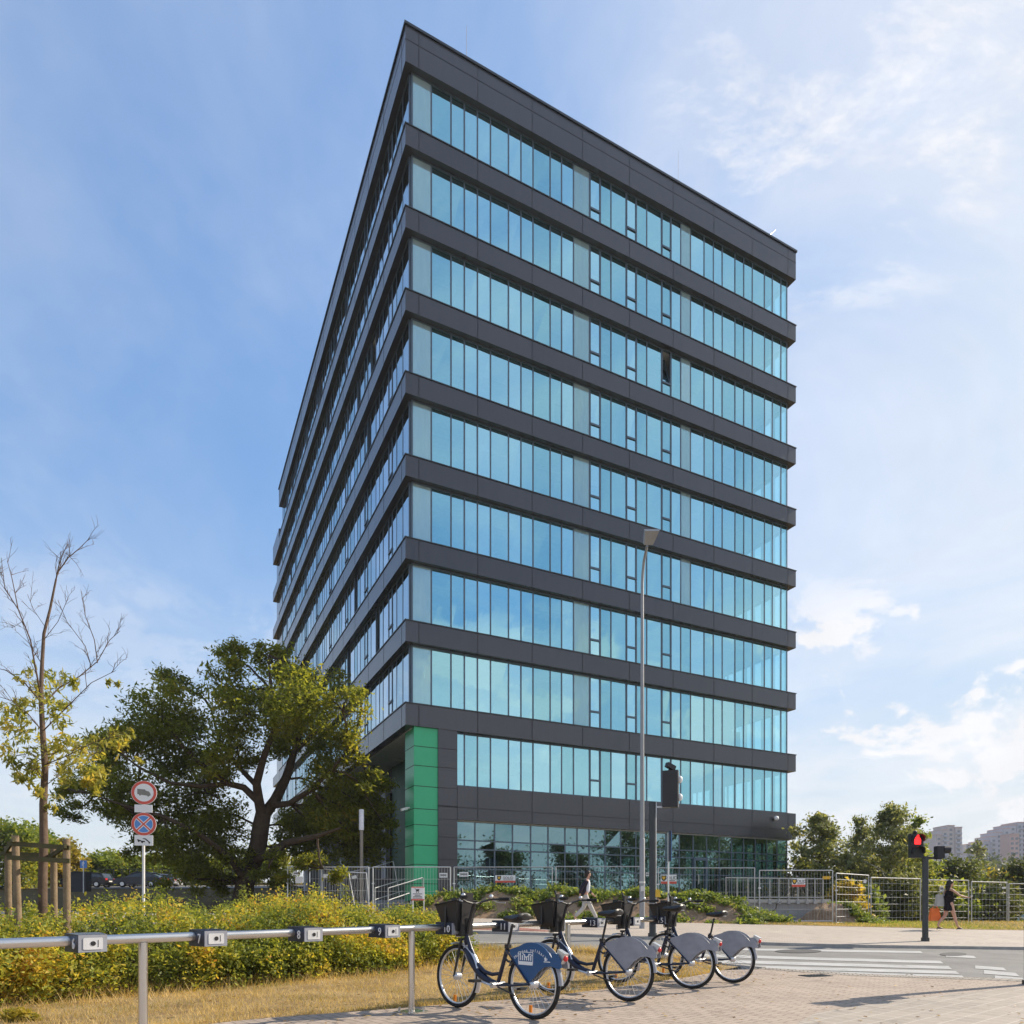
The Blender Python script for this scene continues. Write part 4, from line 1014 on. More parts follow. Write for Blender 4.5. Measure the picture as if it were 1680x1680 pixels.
# ---- steps up to the recessed entrance and their rails
st = [((597, 1505), (636, 1505)), ((618, 1499.5), (649, 1499.5)), ((634, 1494), (661, 1494)), ((647, 1488.5), (671, 1488.5)), ((657, 1483.5), (678, 1483.5))]
t = thing('stairs', 'concrete steps climbing to the recessed entrance beside the green column', 'stairs', tuple(PX(640, 1505, 28.8)))
m = MB()
for k, ((xa, ya), (xb, yb)) in enumerate(st):
    d = 28.6+.30*k; z = ZA(1503, 28.6)+.15*(k+.2)
    a = XA(xa+4*k, d); b = XA(xb+9+3*k, d)
    m.hexa([(a, d, z-.9), (b, d, z-.9), (b, d+.34, z-.9), (a, d+.34, z-.9), (a, d, z), (b, d, z), (b, d+.34, z), (a, d+.34, z)])
m.build('step', M['concrete_l'], t)
def stair_rail(P, posts, label):
    t = thing('stair_rail', label, 'railing', tuple(PX(*posts[0][1])), group='rails of the entrance steps')
    m = MB()
    for pl in P: m.tube([PX(*q) for q in pl], .022, 8)
    for a, b in posts: m.tube([PX(*a), PX(*b)], .022, 8)
    m.build('rail', M['wire'], t, True)
stair_rail([[(637, 1457, 28.6), (693, 1440, 30)], [(637, 1477, 28.6), (672, 1465, 30)]], [((637, 1457, 28.6), (637, 1504, 28.6)), ((694, 1440, 30), (694, 1470, 30))], 'thin metal rail on the right side of the entrance steps')
stair_rail([[(615, 1457, 29.2), (664, 1442, 30.8)], [(615, 1476, 29.2), (660, 1462, 30.8)]], [((615, 1457, 29.2), (615, 1503, 29.2))], 'thin metal rail on the left side of the entrance steps')
stair_rail([[(572, 1431, 29.6), (612, 1423, 30), (645, 1413, 30.6), (655, 1465, 30.6)]], [((655, 1465, 30.6), (656, 1472, 30.6))], 'long slanting rail rising above the mesh fence by the green column')
# low kerb wall, stacked blocks
t = thing('low_wall', 'low pale concrete kerb wall at the foot of the leftmost fence panels', 'wall', tuple(PX(590, 1508, 28)))
m = MB(); m.box(PX(596, 1506, 28.0), (2.4, .3, .24)); m.box(PX(578, 1500, 28.4), (.55, .4, .22)); m.build('wall', M['concrete_l'], t)
t = thing('block_stack', 'pallet of pale stacked paving blocks behind the hedge', 'blocks', tuple(PX(500, 1506, 27.6)))
m = MB(); rr = random.Random(5)
for i in range(6):
    for j in range(5):
        if j == 4 and i > 2: continue
        if j == 3 and i > 4: continue
        m.box(PX(484+i*6.4, 1503-j*4.6, 27.6)+Vector((rr.uniform(-.01, .01), rr.uniform(-.02, .02), 0)), (.145, .5, .10))
m.build('block', M['concrete_l'], t)
# ---- terrace wall with railing at the right end of the building
t = thing('retaining_wall', 'bare grey concrete retaining wall under the terrace railing', 'wall', tuple(PX(1290, 1514, 29.5)))
m = MB(); x0, x1 = XA(1195, 29.5), XA(1362, 29.5); zt = ZA(1476.5, 29.5)
m.hexa([(x0, 29.5, -.8), (x1, 29.5, -.8), (x1+2, 40, -.8), (x0, 38, -.8), (x0, 29.5, zt), (x1, 29.5, zt), (x1+2, 40, zt), (x0, 38, zt)])
m.build('wall', M['concrete'], t)
m = MB(); m.hexa([(x0, 29.44, zt-.12), (x1, 29.44, zt-.12), (x1, 29.6, zt-.12), (x0, 29.6, zt-.12), (x0, 29.44, zt+.03), (x1, 29.44, zt+.03), (x1, 29.6, zt+.03), (x0, 29.6, zt+.03)]); m.build('cap', M['concrete_l'], t)
t = thing('terrace_railing', 'galvanised railing along the terrace edge above the retaining wall', 'railing', tuple(PX(1270, 1476, 29.42)))
m = MB()
for px in (1191, 1209, 1227, 1246, 1263, 1278, 1294, 1309, 1324, 1337, 1350): m.tube([PX(px, 1480, 29.4), PX(px, 1440, 29.4)], .02, 6); m.box(PX(px, 1480, 29.40), (.12, .1, .16))
m.tube([PX(1190, 1440, 29.4), PX(1352, 1442, 29.4)], .022, 8); m.tube([PX(1190, 1472, 29.4), PX(1352, 1473, 29.4)], .018, 8)
m.build('rail', M['wire'], t)
w = MB()
for i in range(54): px = 1191+i*2.96; w.tube([PX(px, 1472, 29.4), PX(px, 1440, 29.4)], .0035, 4, cap=False)
w.build('mesh', M['wire'], t)
# ---- street lamp
d = 21.0; g0 = PX(1053.5, 1500, d); g0.z = gzf(g0.x, d)+.1
t = thing('street_lamp', 'tall slender street lamp with curved top in front of the building', 'street lamp', tuple(g0))
m = MB(); m.tube([g0-Vector((0, 0, .2)), Vector((g0.x, d, 3.2)), Vector((g0.x, d, 3.25))], [.085, .082, .068], 14); top = []
tp = PX(1053.7, 960, d)
pts = [Vector((g0.x, d, 3.25)), tp, PX(1054.5, 940, d-.05), PX(1056.5, 920, d-.2), PX(1059.5, 905, d-.45), PX(1061.5, 896, d-.7)]
m.tube(pts, [.068, .045, .042, .04, .038, .036], 12); m.build('pole', M['polegrey'], t, True)
h0 = PX(1063, 892, d-.8); m = MB()
hx = Vector((1, 0, .0)); hy = Vector((.10, -.80, .60)).normalized()
hz = hx.cross(hy).normalized()
o = h0
m.add([o-hx*.14-hz*.03, o+hx*.16-hz*.03, o+hx*.25+hy*.40-hz*.03, o-hx*.21+hy*.40-hz*.03, o-hx*.12+hz*.08, o+hx*.14+hz*.08, o+hx*.22+hy*.40+hz*.08, o-hx*.19+hy*.40+hz*.08],
      [(3, 2, 1, 0), (4, 5, 6, 7), (0, 1, 5, 4), (1, 2, 6, 5), (2, 3, 7, 6), (3, 0, 4, 7)])
hd = m.build('lamp_head', M['polegrey'], t); ptag(hd, t)
m = MB(); o2 = o-hz*.031
m.add([o2-hx*.13+hy*.16, o2+hx*.15+hy*.16, o2+hx*.20+hy*.37, o2-hx*.16+hy*.37, o2-hx*.13+hy*.16-hz*.015, o2+hx*.15+hy*.16-hz*.015, o2+hx*.20+hy*.37-hz*.015, o2-hx*.16+hy*.37-hz*.015],
      [(0, 1, 2, 3), (7, 6, 5, 4), (0, 4, 5, 1), (1, 5, 6, 2), (2, 6, 7, 3), (3, 7, 4, 0)])
m.build('diffuser', M['diffuser'], hd)
m = MB(); z = 2.1
m.tube([Vector((g0.x, d, ZA(1449, d))), Vector((g0.x, d, ZA(1446, d)))], .092, 14); m.box(Vector((g0.x, d-.08, ZA(1458, d))), (.12, .03, .16)); m.build('service_door', M['offwhite'], t)
# ---- traffic signals
def signal_post(name, label, base, h, r, group='dark signal posts at the crossing'):
    t = thing(name, label, 'traffic light', tuple(base), group=group)
    m = MB(); m.tube([base-Vector((0, 0, .1)), base+Vector((0, 0, h))], r, 16); m.tube([base-Vector((0, 0, .05)), base+Vector((0, 0, .06))], r*1.35, 16); m.build('post', M['darkpole'], t, True)
    return t
def head(t, c, w, h, dp, facing, lens=None, hoods=None, visor=True):
    """signal head centred at c; facing = horizontal unit vector its lenses look along"""
    f = Vector(facing).normalized(); s = Vector((-f.y, f.x, 0))
    m = MB(); m.prism([(-w/2, -h/2), (w/2, -h/2), (w/2, h/2), (-w/2, h/2)], c-f*dp/2, s, (0, 0, 1), f*dp); hd = m.build('signal_head', M['black'], t); ptag(hd, t)
    n = 2 if hoods is None else hoods
    for k in range(n):
        q = c+f*dp/2+Vector((0, 0, h*(.5-(k+.5)/n))); r = min(w, h/n)*.40
        l = MB(); l.disc(q, f, r, .01, 20); 
        lo = l.build('lens', M['black'], hd)
        v = MB(); N = 14; vs = []; fs = []
        for j in range(N+1):
            a = R(-20)+R(220)*j/N
            for ext, rr in ((0, r*1.08), (.20 if j in range(3, N-2) else .14, r*1.1)):
                vs.append(q+f*ext+s*(rr*math.cos(a))+Vector((0, 0, rr*math.sin(a))))
        for j in range(N): fs.append((2*j, 2*j+2, 2*j+3, 2*j+1))
        v.add(vs, fs); v.build('visor', M['black'], hd)
    return hd
# far right pedestrian signal
d = 18.2; b = PX(1518, 1548, d); b.z = gzf(b.x, d)+.1
t = signal_post('traffic_light', 'dark post with a lit red pedestrian signal on the far pavement', b, ZA(1405, d)-b.z, .075)
hc = PX(1502.5, 1388, d); hd = head(t, hc, 19.5/F*d, 39/F*d, .16, (-.10, -1, 0))
f = Vector((-.10, -1, 0)).normalized(); s = Vector((-f.y, f.x, 0))
q = hc+f*.095+Vector((0, 0, .165)); m = MB()
s2 = -s
m.prism([(-.075, -.13), (.075, -.13), (.085, -.02), (.05, .06), (.035, .07), (.04, .11), (0, .135), (-.04, .11), (-.035, .07), (-.05, .06), (-.085, -.02)], q, s, (0, 0, 1), f*.012); m.build('red_figure', M['lens_glow'], hd)
m = MB(); m.ball(hc+Vector((-.02, 0, .36)), .055, 10, 6); m.build('cap', M['black'], hd)
h2 = PX(1541, 1398.5, d); head(t, h2, .16, 20/F*d, .20, (1, .05, 0), hoods=1)
m = MB(); m.bar(PX(1512, 1407, d), PX(1545, 1408.5, d), .05, .05); m.bar(PX(1514, 1398, d), PX(1514, 1409, d), .03, .03); m.build('bracket', M['black'], t)
m = MB(); vz = PX(1549, 1394, d); m.tube([vz+Vector((-.04, 0, 0)), vz+Vector((.13, 0, -.0))], .10, 14); m.build('visor', M['black'], t)
# middle post with head turned away, white ball cameras, push button
d = 18.1; b = PX(1070.5, 1540, d); b.z = gzf(b.x, d)+.1
t = signal_post('traffic_light', 'thick dark signal post whose head faces away, behind the bicycles', b, ZA(1316, d)-b.z, .088)
hc = PX(1100.5, 1295, d); head(t, hc, .40, 60/F*d, .26, (.35, .94, 0), hoods=3)
m = MB(); m.bar(PX(1073, 1324, d), PX(1100, 1324, d), .04, .04); m.bar(PX(1076, 1316, d), PX(1076, 1335, d), .035, .06); m.build('bracket', M['galv'], t)
for py in (1279, 1308):
    m = MB(); p = PX(1115, py, d); m.ball(p, .10, 12, 8, sc=(.8, .8, 1.0)); m.box(p+Vector((-.09, 0, .02)), (.08, .06, .1)); m.build('white_visor', M['white'], t, True)
m = MB(); p = PX(1099, 1258, d); m.tube([p+Vector((-.02, 0, -.10)), p], .025, 8); m.bar(p+Vector((-.10, -.06, .05)), p+Vector((.13, .05, -.04)), .12, .12); m.build('detector_camera', M['black'], t)
m = MB(); m.tube([PX(1076.3, 1540, d-.02), PX(1076.3, 1326, d-.02)], .012, 6); m.build('cable_tube', M['galv_l'], t)
m = MB(); p = PX(1078.5, 1465.5, d); m.hexa([p+Vector((-.07, -.06, -.10)), p+Vector((.08, -.06, -.10)), p+Vector((.08, .06, -.10)), p+Vector((-.07, .06, -.10)), p+Vector((-.07, -.05, .09)), p+Vector((.04, -.05, .10)), p+Vector((.04, .05, .10)), p+Vector((-.07, .05, .09))]); m.build('push_button', M['yellow'], t)
# near right post, at the picture edge
b = Vector((7.305, 9.67, gzf(7.3, 9.67)+.056))
t = signal_post('traffic_light', 'signal post at the right picture edge whose shadow crosses the paving', b, 2.35, .072)
head(t, b+Vector((.24, -.02, 2.62)), .30, .62, .2, (.3, -1, 0)); head(t, b+Vector((.46, .10, 2.45)), .26, .34, .2, (1, .3, 0), hoods=1)
m = MB(); m.bar(b+Vector((0, 0, 2.33)), b+Vector((.2, .03, 2.33)), .05, .05); m.build('bracket', M['black'], t)
# ---- bus stop pole, bollard lamp
d = 26.2; p = PX(1097, 1472, d); t = thing('bus_stop_sign', 'blue sign plate seen edge-on on a thin pole in front of the glazed ground floor', 'sign', tuple(p))
m = MB(); m.tube([PX(1096.5, 1512, d), PX(1096.5, 1366, d)], .034, 10); m.build('pole', M['galv_l'], t, True)
m = MB(); m.box(PX(1097.6, 1389, d), (.07, .62, 1.13), rot=R(-4)); m.build('sign_plate', M['navy'], t)
m = MB(); m.box(PX(1099.6, 1389, d-.02), (.012, .60, 1.1), rot=R(-4)); m.build('sign_face', M['blue'], t)
d = 29.2; p = PX(593, 1500, d); t = thing('lamp_post', 'short lamp post with a tall white cylinder on top, left of the green column', 'street lamp', tuple(p))
m = MB(); m.tube([p-Vector((0, 0, .3)), PX(593, 1362, d)], .075, 12); m.build('pole', M['offwhite'] if 0 else plain('brown_pole', (.25, .22, .18), .5), t, True)
m = MB(); m.tube([PX(593, 1362, d), PX(593, 1329, d), PX(593, 1328, d)], [.105, .105, .09], 14); m.build('lamp_shade', plain('white_diffuser', (.75, .75, .80), .4), t, True)
# ---- road signs on the left
d = 17.8; p = PX(235.5, 1500, d); p.z = gzf(p.x, d)
nf = Vector((.18, -1, 0)).normalized(); sx = Vector((-nf.y, nf.x, 0))
t = thing('road_sign', 'pole with two round prohibition signs and two white plates rising behind the hedge', 'sign', tuple(p))
m = MB(); m.tube([p-Vector((0, 0, .2)), PX(235.5, 1290, d)], .035, 12); m.build('pole', M['offwhite'], t, True)
def rdisc(c, r, parts, nm):
    m = MB(); m.disc(c, nf, r, .015, 40, 0)
    for k, (rr, mi) in enumerate(parts): m.disc(c+nf*(.015+.003*k), nf, rr, .003, 40, mi)
    o = m.build(nm, [M['white'], M['red'], M['blue'], M['galv']], t); ptag(o, t); return o
c1 = PX(237.5, 1301, d)+nf*.04
s1 = rdisc(c1, 19.5/F*d, [(19/F*d, 1), (14.6/F*d, 0)], 'no_lorries_sign')
m = MB(); k = 1/F*d
trk = [(-10, -1.5), (-10, 6), (1.5, 5.2), (3, 3.2), (7.5, 2), (10, -1.5), (10, -4.5), (8, -5), (7.6, -6.2), (5.6, -6.4), (5, -4.8), (-4.5, -3.6), (-5, -4.8), (-7, -4.8), (-7.4, -3), (-10, -2.6)]
m.prism([(x*k, y*k) for x, y in trk], c1+nf*.021, sx, (0, 0, 1), nf*.003); m.build('lorry_pictogram', plain('grey_print', (.22, .21, .19), .6), s1)
m = MB(); m.box(PX(236.5, 1327, d)+nf*.05, (27*k, .015, 12.5*k), rot=math.atan2(sx.y, sx.x)); m.build('plate', M['white'], t)
c2 = PX(237, 1352.5, d)+nf*.04
s2_ = rdisc(c2, 19*k, [(18.6*k, 1), (14.4*k, 0), (13.6*k, 2)], 'no_stopping_sign')
m = MB()
for a in (R(45), R(135)):
    u = sx*math.cos(a)+Vector((0, 0, math.sin(a))); v = sx*-math.sin(a)+Vector((0, 0, math.cos(a)))
    m.prism([(-14*k, -2.3*k), (14*k, -2.3*k), (14*k, 2.3*k), (-14*k, 2.3*k)], c2+nf*.0245, u, v, nf*(.0015 if a < 1 else .002), 0)
    m.prism([(-14.6*k, -1.1*k), (14.6*k, -1.1*k), (14.6*k, 1.1*k), (-14.6*k, 1.1*k)], c2+nf*.027, u, v, nf*(.0015 if a < 1 else .002), 1)
m.build('cross', [M['white'], M['red']], s2_)
m = MB(); pc = PX(237, 1379, d)+nf*.05; m.box(pc, (28*k, .015, 17*k), rot=math.atan2(sx.y, sx.x)); pl = m.build('plate', M['white'], t); ptag(pl, t)
m = MB(); o = pc+nf*.009
for pts in ([(-10, 2), (-4, 0), (-3, -2), (-9, -1)], [(-4, -3), (2, -3), (2, -1), (-4, -.5)], [(0, 3.4), (3, 3.2), (9, -2.2), (10, -3.5), (8, -3.5), (2, 1.6), (-2, 2.4)]): m.prism([(x*k, y*k) for x, y in pts], o, sx, (0, 0, 1), nf*.003)
for x, y in ((-2.2, -3.4), (8.5, -4), (-7.5, -1.8)): m.disc(o+sx*x*k+Vector((0, 0, y*k)), nf, 1.2*k, .004, 12)
m.build('tow_pictogram', M['black'], pl)
# ---- stakes round the young tree
DT = 9.5; tx = XA(69, DT)
tc = Vector((tx, DT, gzf(tx, DT)))
t = thing('tree_guard', 'four weathered wooden stakes with cross slats round the young tree', 'tree guard', tuple(tc))
SP = [(30, 1510, 1371, 9.15), (13, 1500, 1389, 10.0), (109, 1538, 1377, 8.95), (88, 1510, 1393, 9.8)]
tops = []
for px, pb, pt, dd in SP:
    pb_ = Vector((XA(px+(2 if px == 30 else 0), dd), dd, gzf(XA(px, dd), dd)-.1)); tp_ = PX(px-(5 if px == 30 else 0), pt, dd)
    m = MB(); m.tube([pb_, pb_.lerp(tp_, .5)+Vector((.008, 0, 0)), tp_], [.046, .045, .043], 10); m.build('stake', M['stake'], t, True); tops.append(tp_)
A_, B_, C_, D_ = tops
for (a, b, dz) in ((A_, C_, -.11), (A_, B_, -.07), (B_, D_, -.10), (C_, D_, -.10), (A_, C_, -.30)):
    e = (b-a).normalized()*.09
    m = MB(); m.bar(a-e+Vector((0, -.04, dz)), b+e+Vector((0, -.04, dz+(.02 if dz < -.2 else 0))), .028, .06); m.build('slat', M['stake_d'], t)
# ---- parking sign, dark cabinet, parked cars on the bank
d = 50; p = PX(137, 1460, d); t = thing('parking_sign', 'small blue parking sign on a thin pole by the parked cars', 'sign', tuple(p))
m = MB(); m.tube([p-Vector((0, 0, .4)), PX(137, 1412, d)], .035, 8); m.build('pole', M['galv_l'], t)
m = MB(); m.box(PX(137, 1418, d), (11/F*d, .03, 12.5/F*d)); o = m.build('sign_plate', M['blue'], t); ptag(o, t)
text_mesh('P', .42, PX(136.5, 1418, d)+Vector((0, -.02, 0))-Vector(t['_o']), (1, 0, 0), (0, 0, 1), M['white'], o, 'lettering', .003)
d = 53; p = PX(133, 1465, d); t = thing('utility_cabinet', 'plain dark utility cabinet standing before the left parked car', 'cabinet', tuple(p))
m = MB(); m.box(PX(133, 1449, d), (25/F*d, .7, 35/F*d)); o = m.build('cabinet', M['innerd'], t); m = MB(); m.box(PX(133, 1431, d), (27/F*d, .8, .08)); m.build('lid', M['black'], t)
def make_car(label, paint, px0, px1, pyb, d, flip=1, estate=False):
    x0, x1 = XA(px0, d), XA(px1, d); zb = gzf((x0+x1)/2, d+.5)-.02
    L = x1-x0; s = L/4.4
    t = thing('parked_car', label, 'car', ((x0+x1)/2, d, zb), group='cars parked on the bank')
    W2 = .86
    prof = [(-2.2, .42), (-2.18, .72), (-1.95, .86), (-1.1, .98), (1.35, 1.0), (2.05, .98), (2.18, .8), (2.2, .42)] # bonnet left, boot right
    cab = [(-1.15, .97), (-.35, 1.40), (.1, 1.47), (.9, 1.45), (1.75 if estate else 1.5, 1.38 if estate else 1.2), (1.98 if estate else 2.0, .98)]
    cx_ = (x0+x1)/2
    def sidep(P, y0, y1, ins=0.0, m=0):
        mb = MB(); n = len(P)
        a = [(cx_+x*s*flip, d+y0+ (ins if z > 1.05 else 0), zb+z*s) for x, z in P]; b = [(cx_+x*s*flip, d+y1-(ins if z > 1.05 else 0), zb+z*s) for x, z in P]
        mb.add(a+b, [tuple(range(n)), tuple(range(n, 2*n))[::-1]]+[(i, n+i, n+(i+1) % n, (i+1) % n) for i in range(n)]); return mb
    low = [(-2.2, .28)]+prof+[(2.2, .28)]
    b = sidep(low, 0, 2*W2); b.v += []; bo = b.build('body', paint, t); ptag(bo, t)
    g = sidep(cab, .08, 2*W2-.08, .12); g.build('cabin_glass', M['carglass'], t)
    rf = MB()
    for yy in (.16, 2*W2-.20):
        P = [Vector((cx_+x*s*flip, d+yy+.0, zb+z*s)) for x, z in cab]
        for a, c in zip(P[:-1], P[1:]): rf.bar(a, c, .09, .09)
        k = P[2].lerp(P[3], .35); rf.bar(k, Vector((k.x, d+yy-.06 if yy < 1 else d+yy+.06, zb+.97*s)), .07, .07)
    rf.hexa([(cx_+cab[1][0]*s*flip, d+.2, zb+1.40*s), (cx_+cab[4][0]*.8*s*flip, d+.2, zb+1.40*s), (cx_+cab[4][0]*.8*s*flip, d+2*W2-.2, zb+1.40*s), (cx_+cab[1][0]*s*flip, d+2*W2-.2, zb+1.40*s)]+[(cx_+.0*s*flip, d+.25, zb+1.49*s), (cx_+.9*s*flip, d+.25, zb+1.48*s), (cx_+.9*s*flip, d+2*W2-.25, zb+1.48*s), (cx_+.0*s*flip, d+2*W2-.25, zb+1.49*s)])
    rf.build('roof', paint, t)
    for wx in (-1.38, 1.36):
        for y in (-.01, 2*W2-.19):
            w = MB(); w.tube([(cx_+wx*s*flip, d+y, zb+.32*s), (cx_+wx*s*flip, d+y+.2, zb+.32*s)], .32*s, 20); wo = w.build('wheel', M['rubber'], t); ptag(wo, t)
            r_ = MB(); r_.tube([(cx_+wx*s*flip, d+y-.012, zb+.32*s), (cx_+wx*s*flip, d+y+.0, zb+.32*s)], .19*s, 14); r_.build('rim', M['silver'], wo)
    for y in (.08, 2*W2-.38):
        h = MB(); h.box((cx_-2.14*s*flip, d+y+.15, zb+.70*s), (.12, .3, .14)); h.build('headlight', M['galv_l'], t)
        h = MB(); h.box((cx_+2.16*s*flip, d+y+.15, zb+.82*s), (.1, .3, .16)); h.build('tail_light', M['redlens'], t)
    m = MB(); m.box((cx_+2.205*s*flip, d+W2, zb+.62*s), (.02, .5, .11)); m.build('number_plate', M['offwhite'], t)
    return t
make_car('black estate car parked behind the dark utility cabinet', M['carblack'], 98, 172, 1462, 61, 1, True)
make_car('dark blue saloon car parked right of the black estate car', M['carblue'], 186, 262, 1462, 61.5, 1)
make_car('pale grey car mostly hidden behind the dark blue saloon', M['carwhite'], 226, 286, 1461, 64.5, 1, True)
make_car('red car at the far left picture edge behind the tree stakes', M['carred'], -45, 18, 1462, 62, 1, True)
# ---- hoarding, site hut beyond the right fence
t = thing('site_hoarding', 'pale blue corrugated hoarding beyond the fence on the right', 'fence', tuple(PX(1560, 1518, 42)))
m = MB(); n = 230; vs = []
for i in range(n+1):
    x = XA(1418, 42)+(XA(1760, 43)-XA(1418, 42))*i/n; y = 42+i/n+.03*(i % 2)
    vs += [(x, y, ZA(1522, 42)-.8), (x, y, ZA(1500-(3 if i < 60 else 0), 42)), (x, y+.05, ZA(1522, 42)-.8), (x, y+.05, ZA(1500-(3 if i < 60 else 0), 42))]
m.add(vs, [(4*i, 4*i+4, 4*i+5, 4*i+1) for i in range(n)]+[(4*i+1, 4*i+5, 4*i+7, 4*i+3) for i in range(n)]+[(4*i+3, 4*i+7, 4*i+6, 4*i+2) for i in range(n)])
m.build('panel', M['bluehoard'], t)
t = thing('site_bench', 'low white concrete slab lying behind the slanting fence', 'slab', tuple(PX(1430, 1502, 36)))
m = MB(); m.box(PX(1430, 1497.5, 36), (.98, .5, .16)); m.box(PX(1421, 1501, 36), (.12, .4, .2)); m.box(PX(1439, 1501, 36), (.12, .4, .2)); m.build('slab', M['offwhite'], t)
# ---- far apartment towers
def tower(label, cols, d, mat, depth=14, roofstep=3):
    """cols: list of (px0, px1, py_top) descending facade strips; windows in a regular grid"""
    x0 = XA(cols[0][0], d); x1 = XA(cols[-1][1], d); zb = gzf((x0+x1)/2, d)-2
    t = thing('apartment_tower', label, 'building', ((x0+x1)/2, d, zb), group='far apartment towers')
    b = MB(); wins = []; bals = []
    for k, (a, c, pt) in enumerate(cols):
        xa, xc, zt = XA(a, d), XA(c, d), ZA(pt, d); off = .7*(k % 2)
        b.hexa([(xa, d-off, zb), (xc, d-off, zb), (xc, d+depth, zb), (xa, d+depth, zb), (xa, d-off, zt), (xc, d-off, zt), (xc, d+depth, zt), (xa, d+depth, zt)])
        b.box(((xa+xc)/2, d+depth/2-off, zt+.25), (xc-xa+.3, depth+.6, .5), 1)
        nx = max(1, round((xc-xa)/3.1)); z = zt-2.4; r_ = 0
        while z > zb+3:
            for i in range(nx):
                cx2 = xa+(xc-xa)*(i+.5)/nx
                w = MB(); w.box((cx2, d-off-.02, z), (1.6, .16, 1.4)); wins.append(w)
            if k % 2: ba = MB(); ba.box(((xa+xc)/2, d-off-.5, z-1.25), ((xc-xa)*.8, 1.0, .9)); bals.append(ba)
            z -= 2.85; r_ += 1
    b.build('wall', [mat, M['tower_p']], t); [w.build('window', M['twin'], t) for w in wins[:100]]; [ba.build('balcony', M['tower_b'], t) for ba in bals[:60]]
    return t
tower('round shouldered apartment tower behind the side signal head', [(1536, 1545, 1370), (1545, 1554, 1362), (1554, 1566, 1355), (1566, 1577, 1358)], 420, M['tower'])
tower('long stepped apartment slab rising towards the right edge', [(1614, 1624, 1380), (1624, 1634, 1373), (1634, 1645, 1366), (1645, 1656, 1360), (1656, 1668, 1354), (1668, 1690, 1350)], 420, M['tower_b'])
tower('pink and white stair tower in front of the stepped slab', [(1657, 1672, 1369)], 400, M['tower_p'], 8)
tower('low pale block between the two far towers', [(1585, 1600, 1386), (1600, 1616, 1384)], 430, M['tower_b'])
tower('tall pale apartment block cut off by the right picture edge', [(1680, 1720, 1352), (1720, 1760, 1340)], 430, M['tower'])

# ================================================================== PEOPLE
def skin_obj(name, V, Eg, rad, mat, parent, levels=2, rootv=0):
    me = bpy.data.meshes.new(name); me.from_pydata([tuple(v) for v in V], Eg, []); o = bpy.data.objects.new(name, me); COL.objects.link(o)
    sk = o.modifiers.new('s', 'SKIN'); sk.use_smooth_shade = True; sk.branch_smoothing = .5
    sv = me.skin_vertices[0].data
    for i, r in enumerate(rad):
        sv[i].radius = (r, r) if not isinstance(r, tuple) else r
        sv[i].use_root = (i == rootv)
    sb = o.modifiers.new('u', 'SUBSURF'); sb.levels = levels; sb.render_levels = levels
    dg = bpy.context.evaluated_depsgraph_get(); dg.update()
    m2 = bpy.data.meshes.new_from_object(o.evaluated_get(dg)); bpy.data.objects.remove(o)
    m2.materials.clear(); m2.materials.append(mat); m2.name = name
    m2.polygons.foreach_set('use_smooth', [True]*len(m2.polygons))
    r = bpy.data.objects.new(name, m2); COL.objects.link(r); r.parent = parent; return r
def chain(V, Eg, rad, start, pts):
    prev = start
    for p, r in pts:
        V.append(Vector(p)); rad.append(r); Eg.append((prev, len(V)-1)); prev = len(V)-1
    return prev
def hand(V, Eg, rad, wrist, dirv, side, curl=.3):
    w = V[wrist]; d_ = Vector(dirv).normalized(); s = Vector(side).normalized(); n = d_.cross(s).normalized()
    V.append(w+d_*.05); rad.append((.030, .020)); Eg.append((wrist, len(V)-1)); palm = len(V)-1
    for k, (o, l) in enumerate(((-.028, .065), (-.010, .075), (.010, .07), (.028, .055))):
        chain(V, Eg, rad, palm, [(w+d_*.085+s*o, .0095), (w+d_*(.085+l*.55)+s*o+n*curl*.02, .0085), (w+d_*(.085+l)*1.0+s*o+n*curl*.05, .007)])
    chain(V, Eg, rad, palm, [(w+d_*.055-s*.042, .010), (w+d_*.085-s*.052+n*.012, .008)])
def face(parent, c, fwd, r=.1):
    f = Vector(fwd).normalized(); s = Vector((-f.y, f.x, 0)); u = Vector((0, 0, 1))
    e = MB()
    for k in (-1, 1): e.ball(c+f*r*.86+s*k*r*.36+u*r*.05, r*.10, 8, 6, 0)
    e.build('eyes', M['hair'], parent, True, local=True)
def head_into(V, Eg, rad, neck, c, f):
    """skull, jaw, nose in the skin graph"""
    k = chain(V, Eg, rad, neck, [(c+Vector(f)*.012-Vector((0, 0, .055)), (.070, .066)), (c+Vector(f)*.010+Vector((0, 0, .005)), (.094, .078)), (c+Vector((0, 0, .065)), (.082, .072)), (c+Vector((0, 0, .105)), .035)])
    return k
# man striding to the right
g = PX(960, 1518, 23.56); g.z = gzf(g.x, 23.56)+.10
man = thing('person', 'man in a dark jacket, white shirt and pale trousers striding along the far pavement', 'person', tuple(g)); man['_o'] = (0, 0, 0)
fw = (1, 0, 0)
V = [Vector((0, 0, .95))]; Eg = []; rad = [(.13, .10)]
ch = chain(V, Eg, rad, 0, [((.02, 0, 1.12), (.13, .095)), ((.05, 0, 1.30), (.15, .105)), ((.07, 0, 1.43), (.10, .08)), ((.085, 0, 1.50), .052)])
chest = 2
head_into(V, Eg, rad, ch, Vector((.115, 0, 1.635)), fw)
for s, (el, wr, dr) in ((-1, ((-.16, -.235, 1.17), (-.20, -.24, .93), (-.05, 0, -1))), (1, ((.08, .235, 1.15), (.27, .20, .98), (.7, 0, -.7)))):
    k = chain(V, Eg, rad, 3, [((.055, .175*s, 1.42), .055), (el, .042), (wr, .028)]); hand(V, Eg, rad, k, dr, (1, 0, 0))
